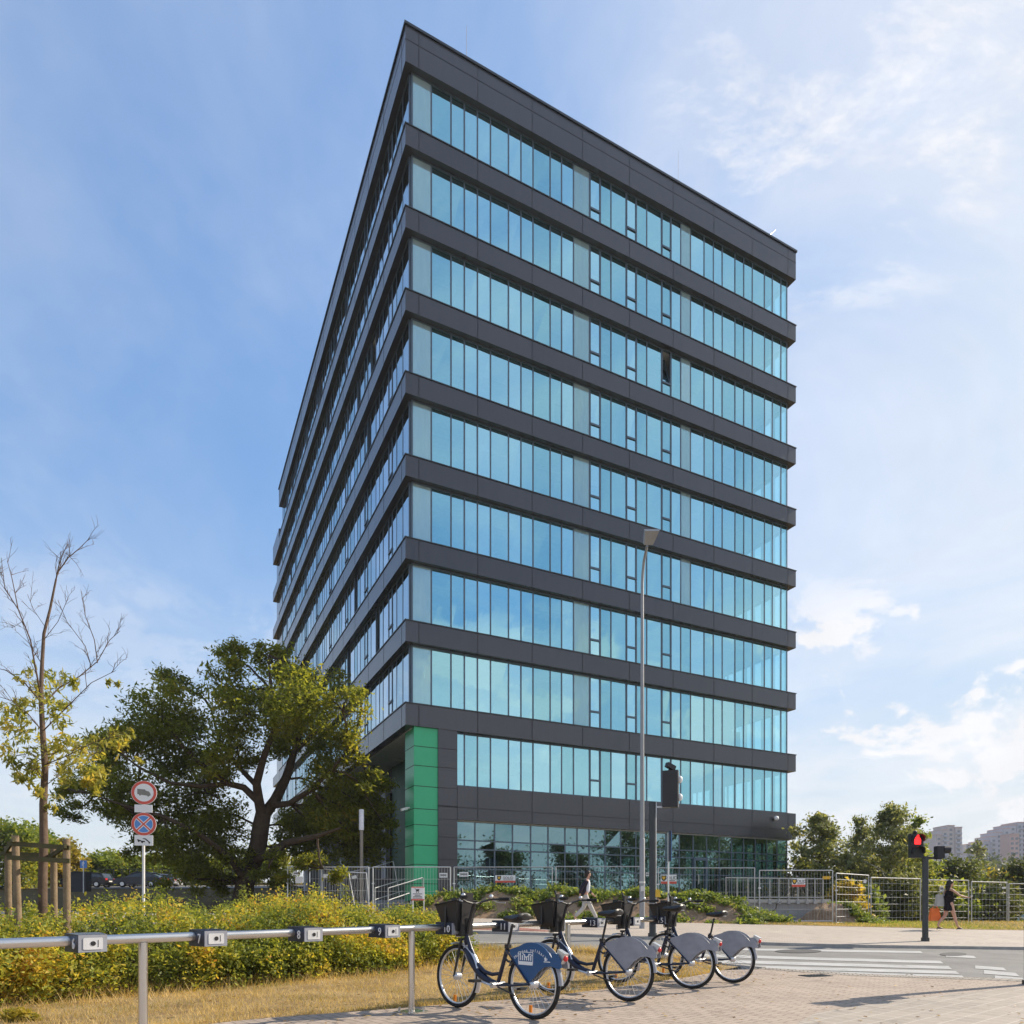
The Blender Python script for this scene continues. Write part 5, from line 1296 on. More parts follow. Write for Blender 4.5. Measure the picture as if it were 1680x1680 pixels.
for s, (kn, an, to) in ((-1, ((.20, -.09, .50), (.40, -.09, .09), (.58, -.09, .045))), (1, ((-.04, .09, .49), (-.36, .09, .15), (-.24, .09, .03)))):
    chain(V, Eg, rad, 0, [((.02, .095*s, .90), .082), (kn, .055), (an, .042), (to, .03)])
body = skin_obj('body', V, Eg, rad, M['skin'], man)
face(man, Vector((.115, 0, 1.635)), fw)
V = [Vector((0, 0, 1.0))]; Eg = []; rad = [(.14, .112)]
chain(V, Eg, rad, 0, [((.025, 0, .93), (.14, .115))])
for s, (kn, an) in ((-1, ((.20, -.09, .50), (.385, -.09, .13))), (1, ((-.04, .09, .49), (-.345, .09, .19)))):
    chain(V, Eg, rad, 1, [((.02, .095*s, .85), .098), (kn, .078), (an, .066)])
skin_obj('trousers', V, Eg, rad, M['trousers'], man)
V = [Vector((.035, 0, .98))]; Eg = []; rad = [(.145, .118)]
chain(V, Eg, rad, 0, [((.055, 0, 1.14), (.145, .112)), ((.08, 0, 1.30), (.155, .115)), ((.085, 0, 1.42), (.11, .085)), ((.09, 0, 1.475), .062)])
skin_obj('shirt', V, Eg, rad, M['shirt'], man)
V = [Vector((-.045, 0, .90))]; Eg = []; rad = [(.175, .115)]
chain(V, Eg, rad, 0, [((-.035, 0, 1.12), (.168, .11)), ((.0, 0, 1.30), (.18, .12)), ((.03, 0, 1.42), (.13, .085)), ((.045, 0, 1.47), .065)])
for s, (el, wr) in ((-1, ((-.16, -.235, 1.17), (-.20, -.24, .96))), (1, ((.08, .235, 1.15), (.25, .205, 1.0)))):
    chain(V, Eg, rad, 3, [((.045, .18*s, 1.415), .075), (el, .064), (wr, .05)])
skin_obj('jacket', V, Eg, rad, M['jacket'], man)
m = MB(); c = Vector((.095, 0, 1.665)); m.ball(c, .112, 16, 12, 0, (1.0, .88, 1.0)); vs = [v for v in m.v]
hv = MB(); 
hv.ball(Vector((.085, 0, 1.69)), .103, 16, 10, 0, (1.02, .90, .95)); hv.ball(Vector((.055, 0, 1.645)), .092, 14, 10, 0, (.9, .92, 1.1)); hv.ball(Vector((.165, 0, 1.735)), .045, 10, 8, 0, (1, 1.1, .7)); hv.build('hair', M['hair'], man, True, local=True)
bd = MB(); bd.ball(Vector((.165, 0, 1.572)), .052, 12, 8, 0, (.85, 1.1, .75)); bd.build('beard', M['hair'], man, True, local=True)
for (x, z, a) in ((.47, .05, -.1), (-.30, .07, .5)):
    sh = MB(); y = -.09 if x > 0 else .09
    sh.ball(Vector((x+.03, y, z)), .06, 12, 8, 0, (2.2, .8, .8)); sh.build('shoe', plain('pale_shoe', (.34, .30, .26), .7), man, True, local=True)
# woman striding to the right with bags
g = PX(1557, 1533, 23.0); g.z = gzf(g.x, 23.0)+.10
wom = thing('person', 'woman in a short black dress with long dark hair, one arm stretched forward', 'person', tuple(g)); wom['_o'] = (0, 0, 0)
V = [Vector((0, 0, .90))]; Eg = []; rad = [(.135, .11)]
ch = chain(V, Eg, rad, 0, [((.0, 0, 1.05), (.105, .085)), ((.01, 0, 1.22), (.125, .10)), ((.01, 0, 1.34), (.085, .07)), ((.02, 0, 1.41), .042)])
head_into(V, Eg, rad, ch, Vector((.05, 0, 1.53)), fw)
k = chain(V, Eg, rad, 3, [((.02, -.15, 1.33), .043), ((.24, -.19, 1.14), .034), ((.46, -.17, 1.09), .024)]); hand(V, Eg, rad, k, (1, 0, -.25), (0, 1, 0))
k = chain(V, Eg, rad, 3, [((.0, .15, 1.33), .043), ((-.12, .21, 1.08), .034), ((-.30, .20, .88), .024)]); hand(V, Eg, rad, k, (-.5, 0, -.9), (1, 0, 0), .9)
for s, (kn, an, to) in ((-1, ((.13, -.07, .47), (.24, -.07, .11), (.37, -.07, .03))), (1, ((-.08, .07, .46), (-.34, .07, .14), (-.23, .07, .03)))):
    chain(V, Eg, rad, 0, [((.0, .085*s, .84), .088), (kn, .054), (((kn[0]+an[0])/2-.015, kn[1], (kn[2]+an[2])/2+.03), .050), (an, .032), (to, .024)])
skin_obj('body', V, Eg, rad, M['skin'], wom); face(wom, Vector((.05, 0, 1.53)), fw, .092)
V = [Vector((0, 0, .98))]; Eg = []; rad = [(.16, .135)]
chain(V, Eg, rad, 0, [((.0, 0, 1.09), (.135, .105)), ((.015, 0, 1.23), (.15, .115)), ((.01, 0, 1.34), (.115, .085))])
chain(V, Eg, rad, 0, [((.0, 0, .82), (.17, .15)), ((.0, 0, .66), (.165, .155)), ((.0, 0, .62), (.16, .15))])
skin_obj('dress', V, Eg, rad, M['dress'], wom)
hv = MB(); hv.ball(Vector((.03, 0, 1.575)), .103, 16, 10, 0, (1.0, .90, .95)); hv.ball(Vector((-.03, 0, 1.47)), .085, 14, 10, 0, (.85, 1.05, 1.45)); hv.ball(Vector((-.045, 0, 1.36)), .065, 12, 8, 0, (.8, 1.2, 1.3)); hv.build('hair', M['hair'], wom, True, local=True)
for (x, z, y) in ((.29, .035, -.07), (-.29, .045, .07)):
    sh = MB(); sh.ball(Vector((x+.03, y, z)), .042, 10, 8, 0, (2.4, .8, .65)); sh.tube([(x-.055, y, z+.03), (x-.07, y, -.005)], .011, 6); sh.build('shoe', M['black'], wom, True, local=True)
def bag(name, label, c, w, h, dp, mat, strap):
    t = thing(name, label, 'bag', tuple(c)); m = MB()
    m.hexa([c+Vector((-w/2, -dp/2, -h/2)), c+Vector((w/2, -dp/2, -h/2)), c+Vector((w/2, dp/2, -h/2)), c+Vector((-w/2, dp/2, -h/2)), c+Vector((-w*.36, -dp*.3, h/2)), c+Vector((w*.36, -dp*.3, h/2)), c+Vector((w*.36, dp*.3, h/2)), c+Vector((-w*.36, dp*.3, h/2))])
    m.build('sack', mat, t)
    s = MB(); s.tube(strap, .010, 6, cap=False); s.build('strap', mat, t, True)
wl_ = wom.location
hnd = wl_+Vector((-.34, .20, .80)); c = wl_+Vector((-.36, .20, .50))
bag('carrier_bag', 'bright orange carrier bag held low by the walking woman', c, .36, .42, .16, M['orangebag'], [c+Vector((-.10, 0, .2)), hnd+Vector((-.02, 0, .02)), hnd+Vector((.03, 0, .02)), c+Vector((.10, 0, .2))])
c = wl_+Vector((-.23, .10, .98)); sh_ = wl_+Vector((.0, .15, 1.40))
bag('shoulder_bag', 'pale grey shoulder bag hanging behind the walking woman', c, .34, .40, .16, M['greybag'], [c+Vector((-.08, 0, .2)), sh_, sh_+Vector((.02, .02, -.01)), c+Vector((.08, 0, .2))])
# ================================================================== PLANTS
def limb(mb, a, b, r0, r1, rr, n=6, bend=.12, sides=7):
    a = Vector(a); b = Vector(b); L = (b-a).length; pts = []; off = Vector((0, 0, 0))
    o1 = Vector((rr.uniform(-1, 1), rr.uniform(-1, 1), rr.uniform(-.2, 1)))*L*bend
    for k in range(n+1):
        t = k/n; p = a.lerp(b, t)+o1*math.sin(math.pi*t)+Vector((rr.uniform(-1, 1), rr.uniform(-1, 1), rr.uniform(-1, 1)))*L*.018*(0 < k < n)
        pts.append(p)
    mb.tube(pts, [r0+(r1-r0)*k/n for k in range(n+1)], sides, cap=False); return pts
def tree(name, label, base, h, cr, cb, nleaf, L, Wd, lmat, bmat, seed, tr=.14, nb=16, group=None, shape=.5, droop=.1, sub=4, spread=.16, cat='tree', stems=1, lean=(0, 0)):
    """tapered trunk, limbs, crown of leaf clumps at twig ends; crown bottom at cb*h"""
    rr = random.Random(seed); rng = np.random.default_rng(seed)
    base = Vector(base); t = thing(name, label, cat, tuple(base), group=group)
    tk = MB(); ends = []
    for s in range(stems):
        sb = base+Vector((rr.uniform(-.3, .3), rr.uniform(-.3, .3), -.2))*(stems > 1)
        top = base+Vector((lean[0]+rr.uniform(-.3, .3)*cr*(1 if stems > 1 else .25), lean[1]+rr.uniform(-.2, .2)*cr, h*.93))
        tp = limb(tk, sb-Vector((0, 0, .1)), top, tr/stems**.5, tr*.12, rr, 10, .05, 9)
        for i in range(nb//stems):
            f = cb+(1-cb)*(i+.5*rr.random())/(nb//stems)*.97
            k = f*10; p = tp[min(int(k), 9)].lerp(tp[min(int(k)+1, 10)], k-int(k)) if k < 10 else tp[10]
            prof = math.sin(math.pi*min(1, ((f-cb)/(1-cb))**shape*.86+.14))**.8
            ang = i*2.4+rr.uniform(-.5, .5); reach = cr*max(.22, prof)*rr.uniform(.72, 1.08)
            q = p+Vector((math.cos(ang)*reach, math.sin(ang)*reach, reach*rr.uniform(.15, .75)))
            bp = limb(tk, p, q, tr*.34*(1.1-f*.8), tr*.05, rr, 5, .12, 5)
            ends.append((q, .8+.4*rr.random()))
            for j in range(sub):
                f2 = rr.uniform(.35, 1); a = bp[int(f2*5)]
                b = a+Vector((rr.gauss(0, 1), rr.gauss(0, 1), rr.gauss(.15, .8)))*reach*.30
                limb(tk, a, b, tr*.07, tr*.02, rr, 3, .1, 4); ends.append((b, .6+.5*rr.random()))
    tk_o = tk.build('trunk', bmat, t, True)
    w = np.array([e[1] for e in ends]); E_n = np.array([tuple(e[0]) for e in ends])
    pick = rng.choice(len(ends), nleaf, p=w/w.sum())
    sig = cr*spread
    C = E_n[pick]+rng.normal(size=(nleaf, 3))*np.array([sig, sig, sig*.75])*(.45+.75*rng.random((nleaf, 1)))
    C[:, 2] = np.maximum(C[:, 2], base.z+.15)
    V, Fq = leaf_arrays(rng, C, L, Wd, droop)
    npmesh('crown', V, Fq, lmat, t)
    return t
def shrub_cloud(rng, blobs, n):
    """points over the shells of ellipsoid blobs (x, y, z, rx, ry, rz)"""
    b = np.array(blobs); vol = (b[:, 3]*b[:, 4]*b[:, 5])**.7; k = rng.choice(len(b), n, p=vol/vol.sum())
    d = rng.normal(size=(n, 3)); d /= np.linalg.norm(d, axis=1, keepdims=True)
    r = rng.random((n, 1))**.35*(1+.12*rng.normal(size=(n, 1)))
    return b[k, :3]+d*r*b[k, 3:]

# ---- big dark tree on the left: limbs and clumps surveyed from the photograph, given depth of their own
rr = random.Random(11); rng = np.random.default_rng(11)
DT2 = 30.4
base = PX(396, 1490, DT2); base.z = gzf(base.x, DT2)
t = thing('broad_tree', 'broad dark tree with a thick forked trunk left of the office block', 'tree', tuple(base))
tk = MB()
P = lambda px, py, dd=0.0: PX(px, py, DT2+dd)
def path(pts, rads, sides=10): tk.tube([Vector(p) for p in pts], rads, sides, cap=False)
path([base+Vector((-.05, 0, -.3)), base+Vector((0, 0, .15)), P(402, 1450), P(415, 1415), P(424, 1385), P(428, 1355), P(432, 1335)], [.62, .46, .40, .38, .37, .36, .33], 12)
path([P(430, 1342), P(452, 1312, .3), P(470, 1275, .6), P(482, 1235, .8), P(497, 1190, 1.0), P(500, 1140, 1.2)], [.27, .24, .20, .15, .11, .05])
path([P(430, 1340), P(424, 1310, -.4), P(421, 1285, -.8), P(432, 1245, -1.2), P(448, 1200, -1.6), P(445, 1130, -1.4), P(440, 1075, -1)], [.24, .21, .18, .14, .11, .08, .03])
path([P(424, 1315, -.4), P(400, 1292, -.6), P(372, 1285, -.9), P(340, 1262, -1.4), P(300, 1225, -1.8), P(270, 1180, -2)], [.17, .15, .13, .11, .08, .03])
path([P(420, 1288, -.8), P(395, 1262, -.2), P(360, 1215, .6), P(345, 1160, 1.2)], [.12, .10, .08, .03])
path([P(446, 1322, .2), P(475, 1318, -.6), P(510, 1296, -1.2), P(545, 1262, -1.5), P(575, 1225, -1.6)], [.15, .13, .11, .08, .03])
path([P(416, 1412), P(440, 1402, -1.0), P(470, 1383, -1.8), P(520, 1372, -2.6), P(560, 1358, -3)], [.22, .19, .16, .10, .04])
path([P(405, 1448), P(375, 1405, -1.2), P(330, 1370, -2.2), P(270, 1340, -3.0), P(200, 1320, -3.2), P(140, 1300, -3.0)], [.16, .13, .11, .08, .05, .02])
path([P(372, 1285, -.9), P(330, 1290, -2), P(280, 1285, -2.6), P(230, 1260, -2.8), P(190, 1230, -2.6)], [.10, .09, .07, .05, .02])
path([P(482, 1235, .8), P(520, 1200, .6), P(550, 1170, .4)], [.10, .07, .03])
path([P(495, 1200, 1), P(470, 1160, 2), P(455, 1110, 2.4)], [.08, .06, .02])
clumps = [(142, 1285, 45, 40), (175, 1262, 42, 46), (180, 1322, 48, 34), (128, 1328, 30, 24), (225, 1300, 52, 48), (198, 1205, 38, 36), (235, 1225, 52, 58), (260, 1170, 52, 62), (285, 1128, 40, 32), (305, 1190, 55, 55),
          (300, 1250, 55, 48), (265, 1345, 60, 46), (335, 1300, 56, 52), (318, 1370, 62, 50), (350, 1230, 50, 52), (360, 1345, 48, 55), (255, 1395, 42, 30), (225, 1385, 30, 26), (330, 1425, 48, 34), (372, 1415, 42, 38),
          (395, 1085, 40, 30), (432, 1066, 45, 26), (380, 1125, 38, 42), (405, 1170, 52, 48), (455, 1110, 58, 48), (500, 1105, 48, 34), (505, 1150, 62, 50), (548, 1130, 36, 30), (562, 1165, 40, 40), (455, 1180, 55, 46),
          (390, 1225, 50, 40), (520, 1215, 60, 46), (465, 1228, 38, 36), (570, 1222, 34, 36), (540, 1270, 46, 38), (590, 1135, 22, 18), (560, 1310, 62, 34), (600, 1270, 26, 40),  (440, 1425, 36, 26), (530, 1425, 60, 22), (310, 1440, 56, 30), (280, 1385, 40, 36), (350, 1395, 40, 40), (372, 1450, 36, 26), (455, 1445, 40, 24), (480, 1360, 36, 30), (350, 1262, 40, 30), (240, 1350, 40, 30), (540, 1340, 50, 40),  (170, 1240, 30, 40), (110, 1295, 20, 22)]
deep = [(510, 1345, 60, 36), (560, 1385, 70, 44), (610, 1350, 34, 50), (485, 1400, 52, 42), (600, 1320, 40, 50), (595, 1390, 48, 44), (628, 1350, 26, 50), (622, 1280, 26, 34), (560, 1345, 46, 44)]
C = []; tot = 80000; wsum = sum(a*b for *_, a, b in clumps)
for px, py, rx, ry in clumps+deep:
    dd = rr.uniform(-3.0, 2.4) if (px, py, rx, ry) not in deep else rr.uniform(.8, 1.6); c = P(px, py, 0); k = DT2/F; scale = (DT2+dd)/DT2
    c = Vector((c.x*scale, DT2+dd, EYE+(c.z-EYE)*scale))
    n = int(tot*rx*ry/wsum); nb_ = max(4, int(rx*ry/190))
    # each clump is a handful of smaller sprays, so the outline stays ragged and gaps show through
    sc = rng.normal(size=(nb_, 3)); sc /= np.linalg.norm(sc, axis=1, keepdims=True); sc *= (rng.random((nb_, 1))**.4)
    sc = sc*np.array([rx*k*.92, rx*k*.9, ry*k*.92])
    for q in sc:
        e = c+Vector(q); 
        if rr.random() < .4: limb(tk, c, e, .035, .010, rr, 3, .12, 4)
    pk = rng.integers(0, nb_, n); s = min(rx, ry)*k*.26
    C.append(np.array(tuple(c))+sc[pk]+rng.normal(size=(n, 3))*np.array([s, s, s*.7]))
    near = min([v for v in tk.v[:600]], key=lambda v: (Vector(v)-c).length)
    limb(tk, near, c, .06, .03, rr, 5, .14, 5)
tk.build('trunk', M['bark'], t, True)
C = np.concatenate(C); V, Fq = leaf_arrays(rng, C, .205, .072, .35, .5)
npmesh('crown', V, Fq, M['lf_tree'], t)

# ---- young street tree between the stakes
rr = random.Random(3); rng = np.random.default_rng(3)
base = Vector((XA(70, DT), DT, gzf(XA(70, DT), DT)))
t = thing('young_tree', 'slim young tree with bare upper twigs and thin yellow green leaves, held by stakes', 'tree', tuple(base))
tk = MB(); Q = lambda px, py, dd=0.0: PX(px, py, DT+dd)
lead = [base-Vector((0, 0, .1)), Q(70, 1450), Q(72, 1380), Q(71, 1320), Q(74, 1260), Q(70, 1200), Q(67, 1140), Q(69, 1090), Q(72, 1040, .05), Q(82, 1000, .1), Q(92, 950, .1)]
tk.tube(lead, [.064, .058, .053, .048, .041, .035, .029, .024, .020, .016, .012], 10, cap=False)
def twig(pts, r0, r1=.003, n=5, kids=3, lv=0):
    r0 = r0*(.72 if lv == 0 else 1)
    pts = [Vector(p) for p in pts]; k = len(pts)
    tk.tube(pts, [r0+(r1-r0)*i/(k-1) for i in range(k)], 6 if r0 > .008 else 4, cap=False)
    if lv > 1: return
    for i in range(1, k):
        for _ in range(kids):
            a = pts[i-1].lerp(pts[i], rr.random()); dv = (pts[i]-pts[i-1]).normalized()
            e = (dv*.9+Vector((rr.uniform(-.9, .9), rr.uniform(-.9, .9), rr.uniform(-.1, .7)))).normalized()*rr.uniform(.12, .34)*(1 if lv == 0 else .55)
            m_ = a+e*.5+Vector((rr.uniform(-.02, .02), rr.uniform(-.02, .02), rr.uniform(-.01, .03)))
            twig([a, m_, a+e], r0*.32+.0012, .0012, 3, 2 if lv == 0 else 0, lv+1)
for pts, r in (([Q(92, 950, .1), Q(96, 930), Q(104, 905, -.05), Q(115, 912, -.1)], .012), ([Q(94, 940, .1), Q(112, 915, .1), Q(130, 900, .15), Q(148, 882, .2)], .012), ([Q(92, 950, .1), Q(100, 925, .2), Q(99, 905, .3)], .009),
               ([Q(67, 1140), Q(58, 1095, -.2), Q(50, 1050, -.4), Q(30, 1000, -.5), Q(8, 965, -.6), Q(2, 915, -.7)], .018), ([Q(30, 1000, -.5), Q(20, 950, -.5), Q(12, 920, -.4)], .009), ([Q(66, 1150), Q(40, 1120, .3), Q(10, 1100, .5), Q(-20, 1092, .6)], .015),
               ([Q(68, 1160), Q(95, 1130, .2), Q(130, 1110, .4), Q(160, 1085, .5), Q(180, 1050, .6), Q(197, 1035, .6)], .016), ([Q(160, 1088, .5), Q(155, 1050, .4), Q(140, 1010, .3), Q(133, 970, .2)], .010), ([Q(150, 1095, .45), Q(140, 1060, .5), Q(110, 1020, .5), Q(95, 985, .5)], .009),
               ([Q(70, 1200), Q(100, 1170, -.3), Q(120, 1150, -.5), Q(150, 1120, -.6), Q(190, 1100, -.7)], .013), ([Q(70, 1200), Q(45, 1170, -.2), Q(20, 1150, -.4), Q(-10, 1140, -.5)], .012), ([Q(72, 1240), Q(110, 1230, .3), Q(150, 1238, .4), Q(190, 1225, .5), Q(225, 1248, .5)], .013), ([Q(73, 1255), Q(110, 1240, -.4), Q(160, 1215, -.6), Q(212, 1203, -.7)], .012),
               ([Q(72, 1250), Q(50, 1235, .3), Q(30, 1240, .5), Q(5, 1232, .6)], .010), ([Q(73, 1290), Q(100, 1270, .3), Q(125, 1250, .5), Q(160, 1240, .6)], .009), ([Q(73, 1285), Q(60, 1262, -.3), Q(40, 1262, -.5)], .008), ([Q(69, 1090), Q(50, 1060, .2), Q(36, 1020, .3), Q(20, 1030, .4)], .010), ([Q(75, 1030), Q(55, 1000, .2), Q(45, 975, .3)], .007), ([Q(72, 1050), Q(95, 1020, -.2), Q(110, 985, -.3)], .007)):
    twig(pts, r, .003, 5, 2)
tk.build('trunk', M['bark_l'], t, True)
lc = [(50, 1108, 16), (100, 1118, 18), (120, 1122, 14), (60, 1130, 18), (78, 1160, 22), (95, 1150, 18), (100, 1180, 20), (30, 1165, 18), (12, 1150, 14), (15, 1195, 22), (40, 1200, 20), (30, 1225, 22), (50, 1245, 18), (8, 1225, 18), (105, 1215, 20), (135, 1225, 16), (125, 1245, 22), (155, 1238, 22), (150, 1262, 18),
      (175, 1215, 18), (190, 1205, 14), (205, 1220, 14), (212, 1202, 8), (228, 1250, 6), (165, 1270, 16), (140, 1285, 18), (155, 1295, 12), (95, 1262, 18), (110, 1275, 16), (60, 1268, 18), (45, 1280, 14), (78, 1295, 14), (82, 1318, 8), (62, 1308, 8), (187, 1118, 6), (180, 1122, 6), (40, 1150, 16), (78, 1240, 20), (88, 1225, 18), (18, 1250, 12), (30, 1270, 10)]
C = []
for px, py, r in lc:
    c = Q(px, py, rr.uniform(-.55, .6)); n = int(5.2*r); s = r*DT/F*.62
    nb_ = max(2, r//4); sc = rng.normal(size=(nb_, 3))*s*.8; pk = rng.integers(0, nb_, n)
    C.append(np.array(tuple(c))+sc[pk]+rng.normal(size=(n, 3))*s*.45)
C = np.concatenate(C); V, Fq = leaf_arrays(rng, C, .095, .028, .7, .35)
npmesh('crown', V, Fq, M['lf_young'], t)

# ---- hedge: long leafy bank behind the docking rail
rng = np.random.default_rng(21)
HF = np.array([(-12.5, 3.0), (-9.0, 5.3), (-6.4, 7.35), (-5.4, 8.0), (-3.7, 9.7), (-2.6, 10.9), (-1.55, 12.1), (-.85, 12.75)])        # foot line towards the camera
HB_ = np.array([(-16, 6.5), (-12, 9.0), (-9.2, 11.2), (-8.0, 12.3), (-5.6, 13.6), (-4.0, 14.2), (-2.4, 14.35), (-1.1, 14.0)])
HH = np.array([1.02, 1.02, 1.0, .98, .98, .93, .70, .35])
s_ = np.linspace(0, 1, len(HF))
def hpt(u, v):
    f = np.stack([np.interp(u, s_, HF[:, k]) for k in (0, 1)], -1); b = np.stack([np.interp(u, s_, HB_[:, k]) for k in (0, 1)], -1)
    return f*(1-v[:, None])+b*v[:, None]
def htop(u, v, xy):
    h = np.interp(u, s_, HH)*(1-.0*v)
    x, y = xy[:, 0], xy[:, 1]
    lump = .12*np.sin(x*2.1+y*1.3)+.10*np.sin(x*4.3-y*2.7+1)+.07*np.sin(x*9+y*7)+.05*np.sin(x*17-y*13)
    edge = np.clip(np.minimum(v, 1-v)*7+.35, 0, 1)**.5
    return np.maximum(.12, (h+lump)*edge)
nH = 120000
u = rng.random(nH)**.9; v = rng.random(nH)
kind = rng.random(nH)
v = np.where(kind < .50, rng.random(nH)**2*.16-.03, v)                 # half of the leaves on the face towards the camera
xy = hpt(u, v); tz = htop(u, np.clip(v, 0, 1), xy)
fz = np.where(kind < .50, rng.random(nH)**.62, 1-np.abs(rng.normal(size=nH))*.10)
bulge = np.where(kind < .5, 1, 0)
z = gz(xy[:, 0], xy[:, 1])+.04+np.clip(fz, .02, 1.15)*tz+rng.normal(size=nH)*.035
xy = xy+rng.normal(size=(nH, 2))*.05
g = np.stack([xy[:, 0], xy[:, 1], z], -1)
# leaves gather in sprays: draw spray centres from the same shell and hang the leaves round them
nc = 3800
ctr = g[rng.choice(nH, nc, replace=False)]; wgt = rng.random(nc)**2.0+.03
pk = rng.choice(nc, nH, p=wgt/wgt.sum()); sp = (.045+.075*rng.random(nc))[pk][:, None]
g = np.where(rng.random((nH, 1)) < .88, ctr[pk]+rng.normal(size=(nH, 3))*sp, g)
g[:, 2] = np.maximum(g[:, 2], gz(g[:, 0], g[:, 1])+.03)
V, Fq = leaf_arrays(rng, g, .052, .028, .05, .5)
t = thing('hedge', 'wide yellow and green clipped hedge behind the docking rail', 'hedge', (-5.5, 9.5, gzf(-5.5, 9.5)))
npmesh('foliage', V, Fq, M['lf_hedge'], t)
# shoots standing out of the top
C = []
tw = MB(); rr = random.Random(8)
for _ in range(330):
    uu = np.array([rr.random()]); vv = np.array([rr.uniform(.02, .95)]); q = hpt(uu, vv); h = htop(uu, vv, q)[0]; z0 = gzf(*q[0])
    hh = rr.uniform(.06, .22); dx, dy = rr.uniform(-.08, .08), rr.uniform(-.08, .08)
    a = Vector((q[0][0], q[0][1], z0+h*.8)); b = a+Vector((dx, dy, h*.2+hh)); tw.tube([a, b], [.004, .0015], 4, cap=False)
    for k in range(14): C.append(tuple(a.lerp(b, .35+.65*rr.random())+Vector((rr.gauss(0, .02), rr.gauss(0, .02), rr.gauss(0, .01)))))
for px, d0, hh in ((263, 11.6, .34), (398, 13.6, .28), (515, 14.0, .3), (567, 14.1, .26)):
    x = XA(px, d0); a = Vector((x, d0, gzf(x, d0)+.85)); b = a+Vector((0, 0, hh+.25)); tw.tube([a, b], [.006, .002], 4, cap=False)
    for k in range(170): C.append(tuple(a.lerp(b, rr.random())+Vector((rr.gauss(0, .06), rr.gauss(0, .06), rr.gauss(0, .03)))))
# inner twigs from the foot
for _ in range(900):
    uu = np.array([rr.random()]); vv = np.array([rr.uniform(-.01, .9)]); q = hpt(uu, vv); h = htop(uu, np.clip(vv, 0, 1), q)[0]; z0 = gzf(*q[0])
    a = Vector((q[0][0], q[0][1], z0)); b = a+Vector((rr.uniform(-.18, .18), rr.uniform(-.18, .18), h*rr.uniform(.6, .98))); tw.tube([a, a.lerp(b, .5)+Vector((rr.uniform(-.05, .05), rr.uniform(-.05, .05), 0)), b], [.007, .005, .002], 4, cap=False)
V, Fq = leaf_arrays(rng, np.array(C), .052, .026, .0, .4); npmesh('shoots', V, Fq, M['lf_hedge'], t)
tw.build('twigs', M['bark'], t)
# dark mass of inner leaves so that the ground does not show through
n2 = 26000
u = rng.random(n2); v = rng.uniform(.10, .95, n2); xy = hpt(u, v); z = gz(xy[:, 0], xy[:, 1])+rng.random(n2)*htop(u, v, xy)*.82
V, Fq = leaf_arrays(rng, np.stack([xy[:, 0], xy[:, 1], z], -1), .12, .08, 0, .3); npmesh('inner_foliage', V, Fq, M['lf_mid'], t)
# small yellow tuft at the lower left corner, loose weeds at the hedge end
def tuft(label, c, blobs, n, L, Wd, mat, cat='shrub', name='low_shrub', group=None):
    t = thing(name, label, cat, tuple(c), group=group); rng = np.random.default_rng(int(abs(c[0])*1000) % 9999)
    V, Fq = leaf_arrays(rng, shrub_cloud(rng, [(c[0]+b[0], c[1]+b[1], c[2]+b[2], *b[3:]) for b in blobs], n), L, Wd, 0, .4); npmesh('foliage', V, Fq, mat, t)
    s = MB(); r2 = random.Random(n)
    for b in blobs:
        for _ in range(6): s.tube([(c[0]+b[0]*.5, c[1]+b[1]*.5, c[2]), (c[0]+b[0]+r2.uniform(-.5, .5)*b[3], c[1]+b[1]+r2.uniform(-.5, .5)*b[4], c[2]+b[2])], [.006+.02*b[5], .004], 4, cap=False)
    s.build('stem', M['bark'], t); return t
p = gp(28, 1684); tuft('tiny yellow tuft at the lower left corner of the picture', (p[0], p[1], gzf(*p)+.05), [(0, 0, .06, .16, .10, .07), (.12, .02, .03, .1, .08, .05)], 900, .04, .02, M['lf_gold'])
# ---- dry grass blades on the verge
def blades(name, label, pts, h, w, mat, seed):
    rng = np.random.default_rng(seed); n = len(pts)
    a = rng.random(n)*2*math.pi; hh = h*(.4+rng.random(n)); lean = rng.normal(size=(n, 2))*.55
    z = gz(pts[:, 0], pts[:, 1])+.045
    b0 = np.stack([pts[:, 0]-np.cos(a)*w, pts[:, 1]-np.sin(a)*w, z], -1); b1 = np.stack([pts[:, 0]+np.cos(a)*w, pts[:, 1]+np.sin(a)*w, z], -1)
    tp = np.stack([pts[:, 0]+lean[:, 0]*hh, pts[:, 1]+lean[:, 1]*hh, z+hh], -1)
    V = np.stack([b0, b1, tp], 1).reshape(-1, 3); Fq = np.arange(n*3).reshape(n, 3)
    o = npmesh(name, V, Fq, mat); o['kind'] = 'stuff'; o['label'] = label; return o
PNa = np.array([p for p in PN if p[1] > 1.5]); FNa = HF
def band_pts(A, B, n, seed, vmax=1.0):
    rng = np.random.default_rng(seed)
    def res(P, u):
        s = np.r_[0, np.cumsum(np.hypot(*np.diff(P, axis=0).T))]; return np.stack([np.interp(u*s[-1], s, P[:, k]) for k in (0, 1)], -1)
    u = rng.random(n)*1.0; v = rng.random(n)*vmax
    return res(np.array(A, float), u)*(1-v[:, None])+res(np.array(B, float), u)*v[:, None]
pA = [(-9.0, 2.05), (-4.2, 5.25), (-2.5, 6.8), (-1.35, 7.4), (-.2, 8.0), (.5, 8.5), (1.9, 9.85), (2.7, 10.65), (3.55, 11.65)]
pB = [(-11, 4.3), (-6.2, 7.6), (-5.2, 8.3), (-3.5, 10), (-2.4, 11.2), (-1.3, 12.6), (-.4, 14.4), (1.6, 14.3), (3.4, 12.7)]
pts = np.concatenate([band_pts(pA, pB, 60000, 5, 1.05), band_pts(pA, pB, 14000, 6, .06)-np.array([0, .03])])
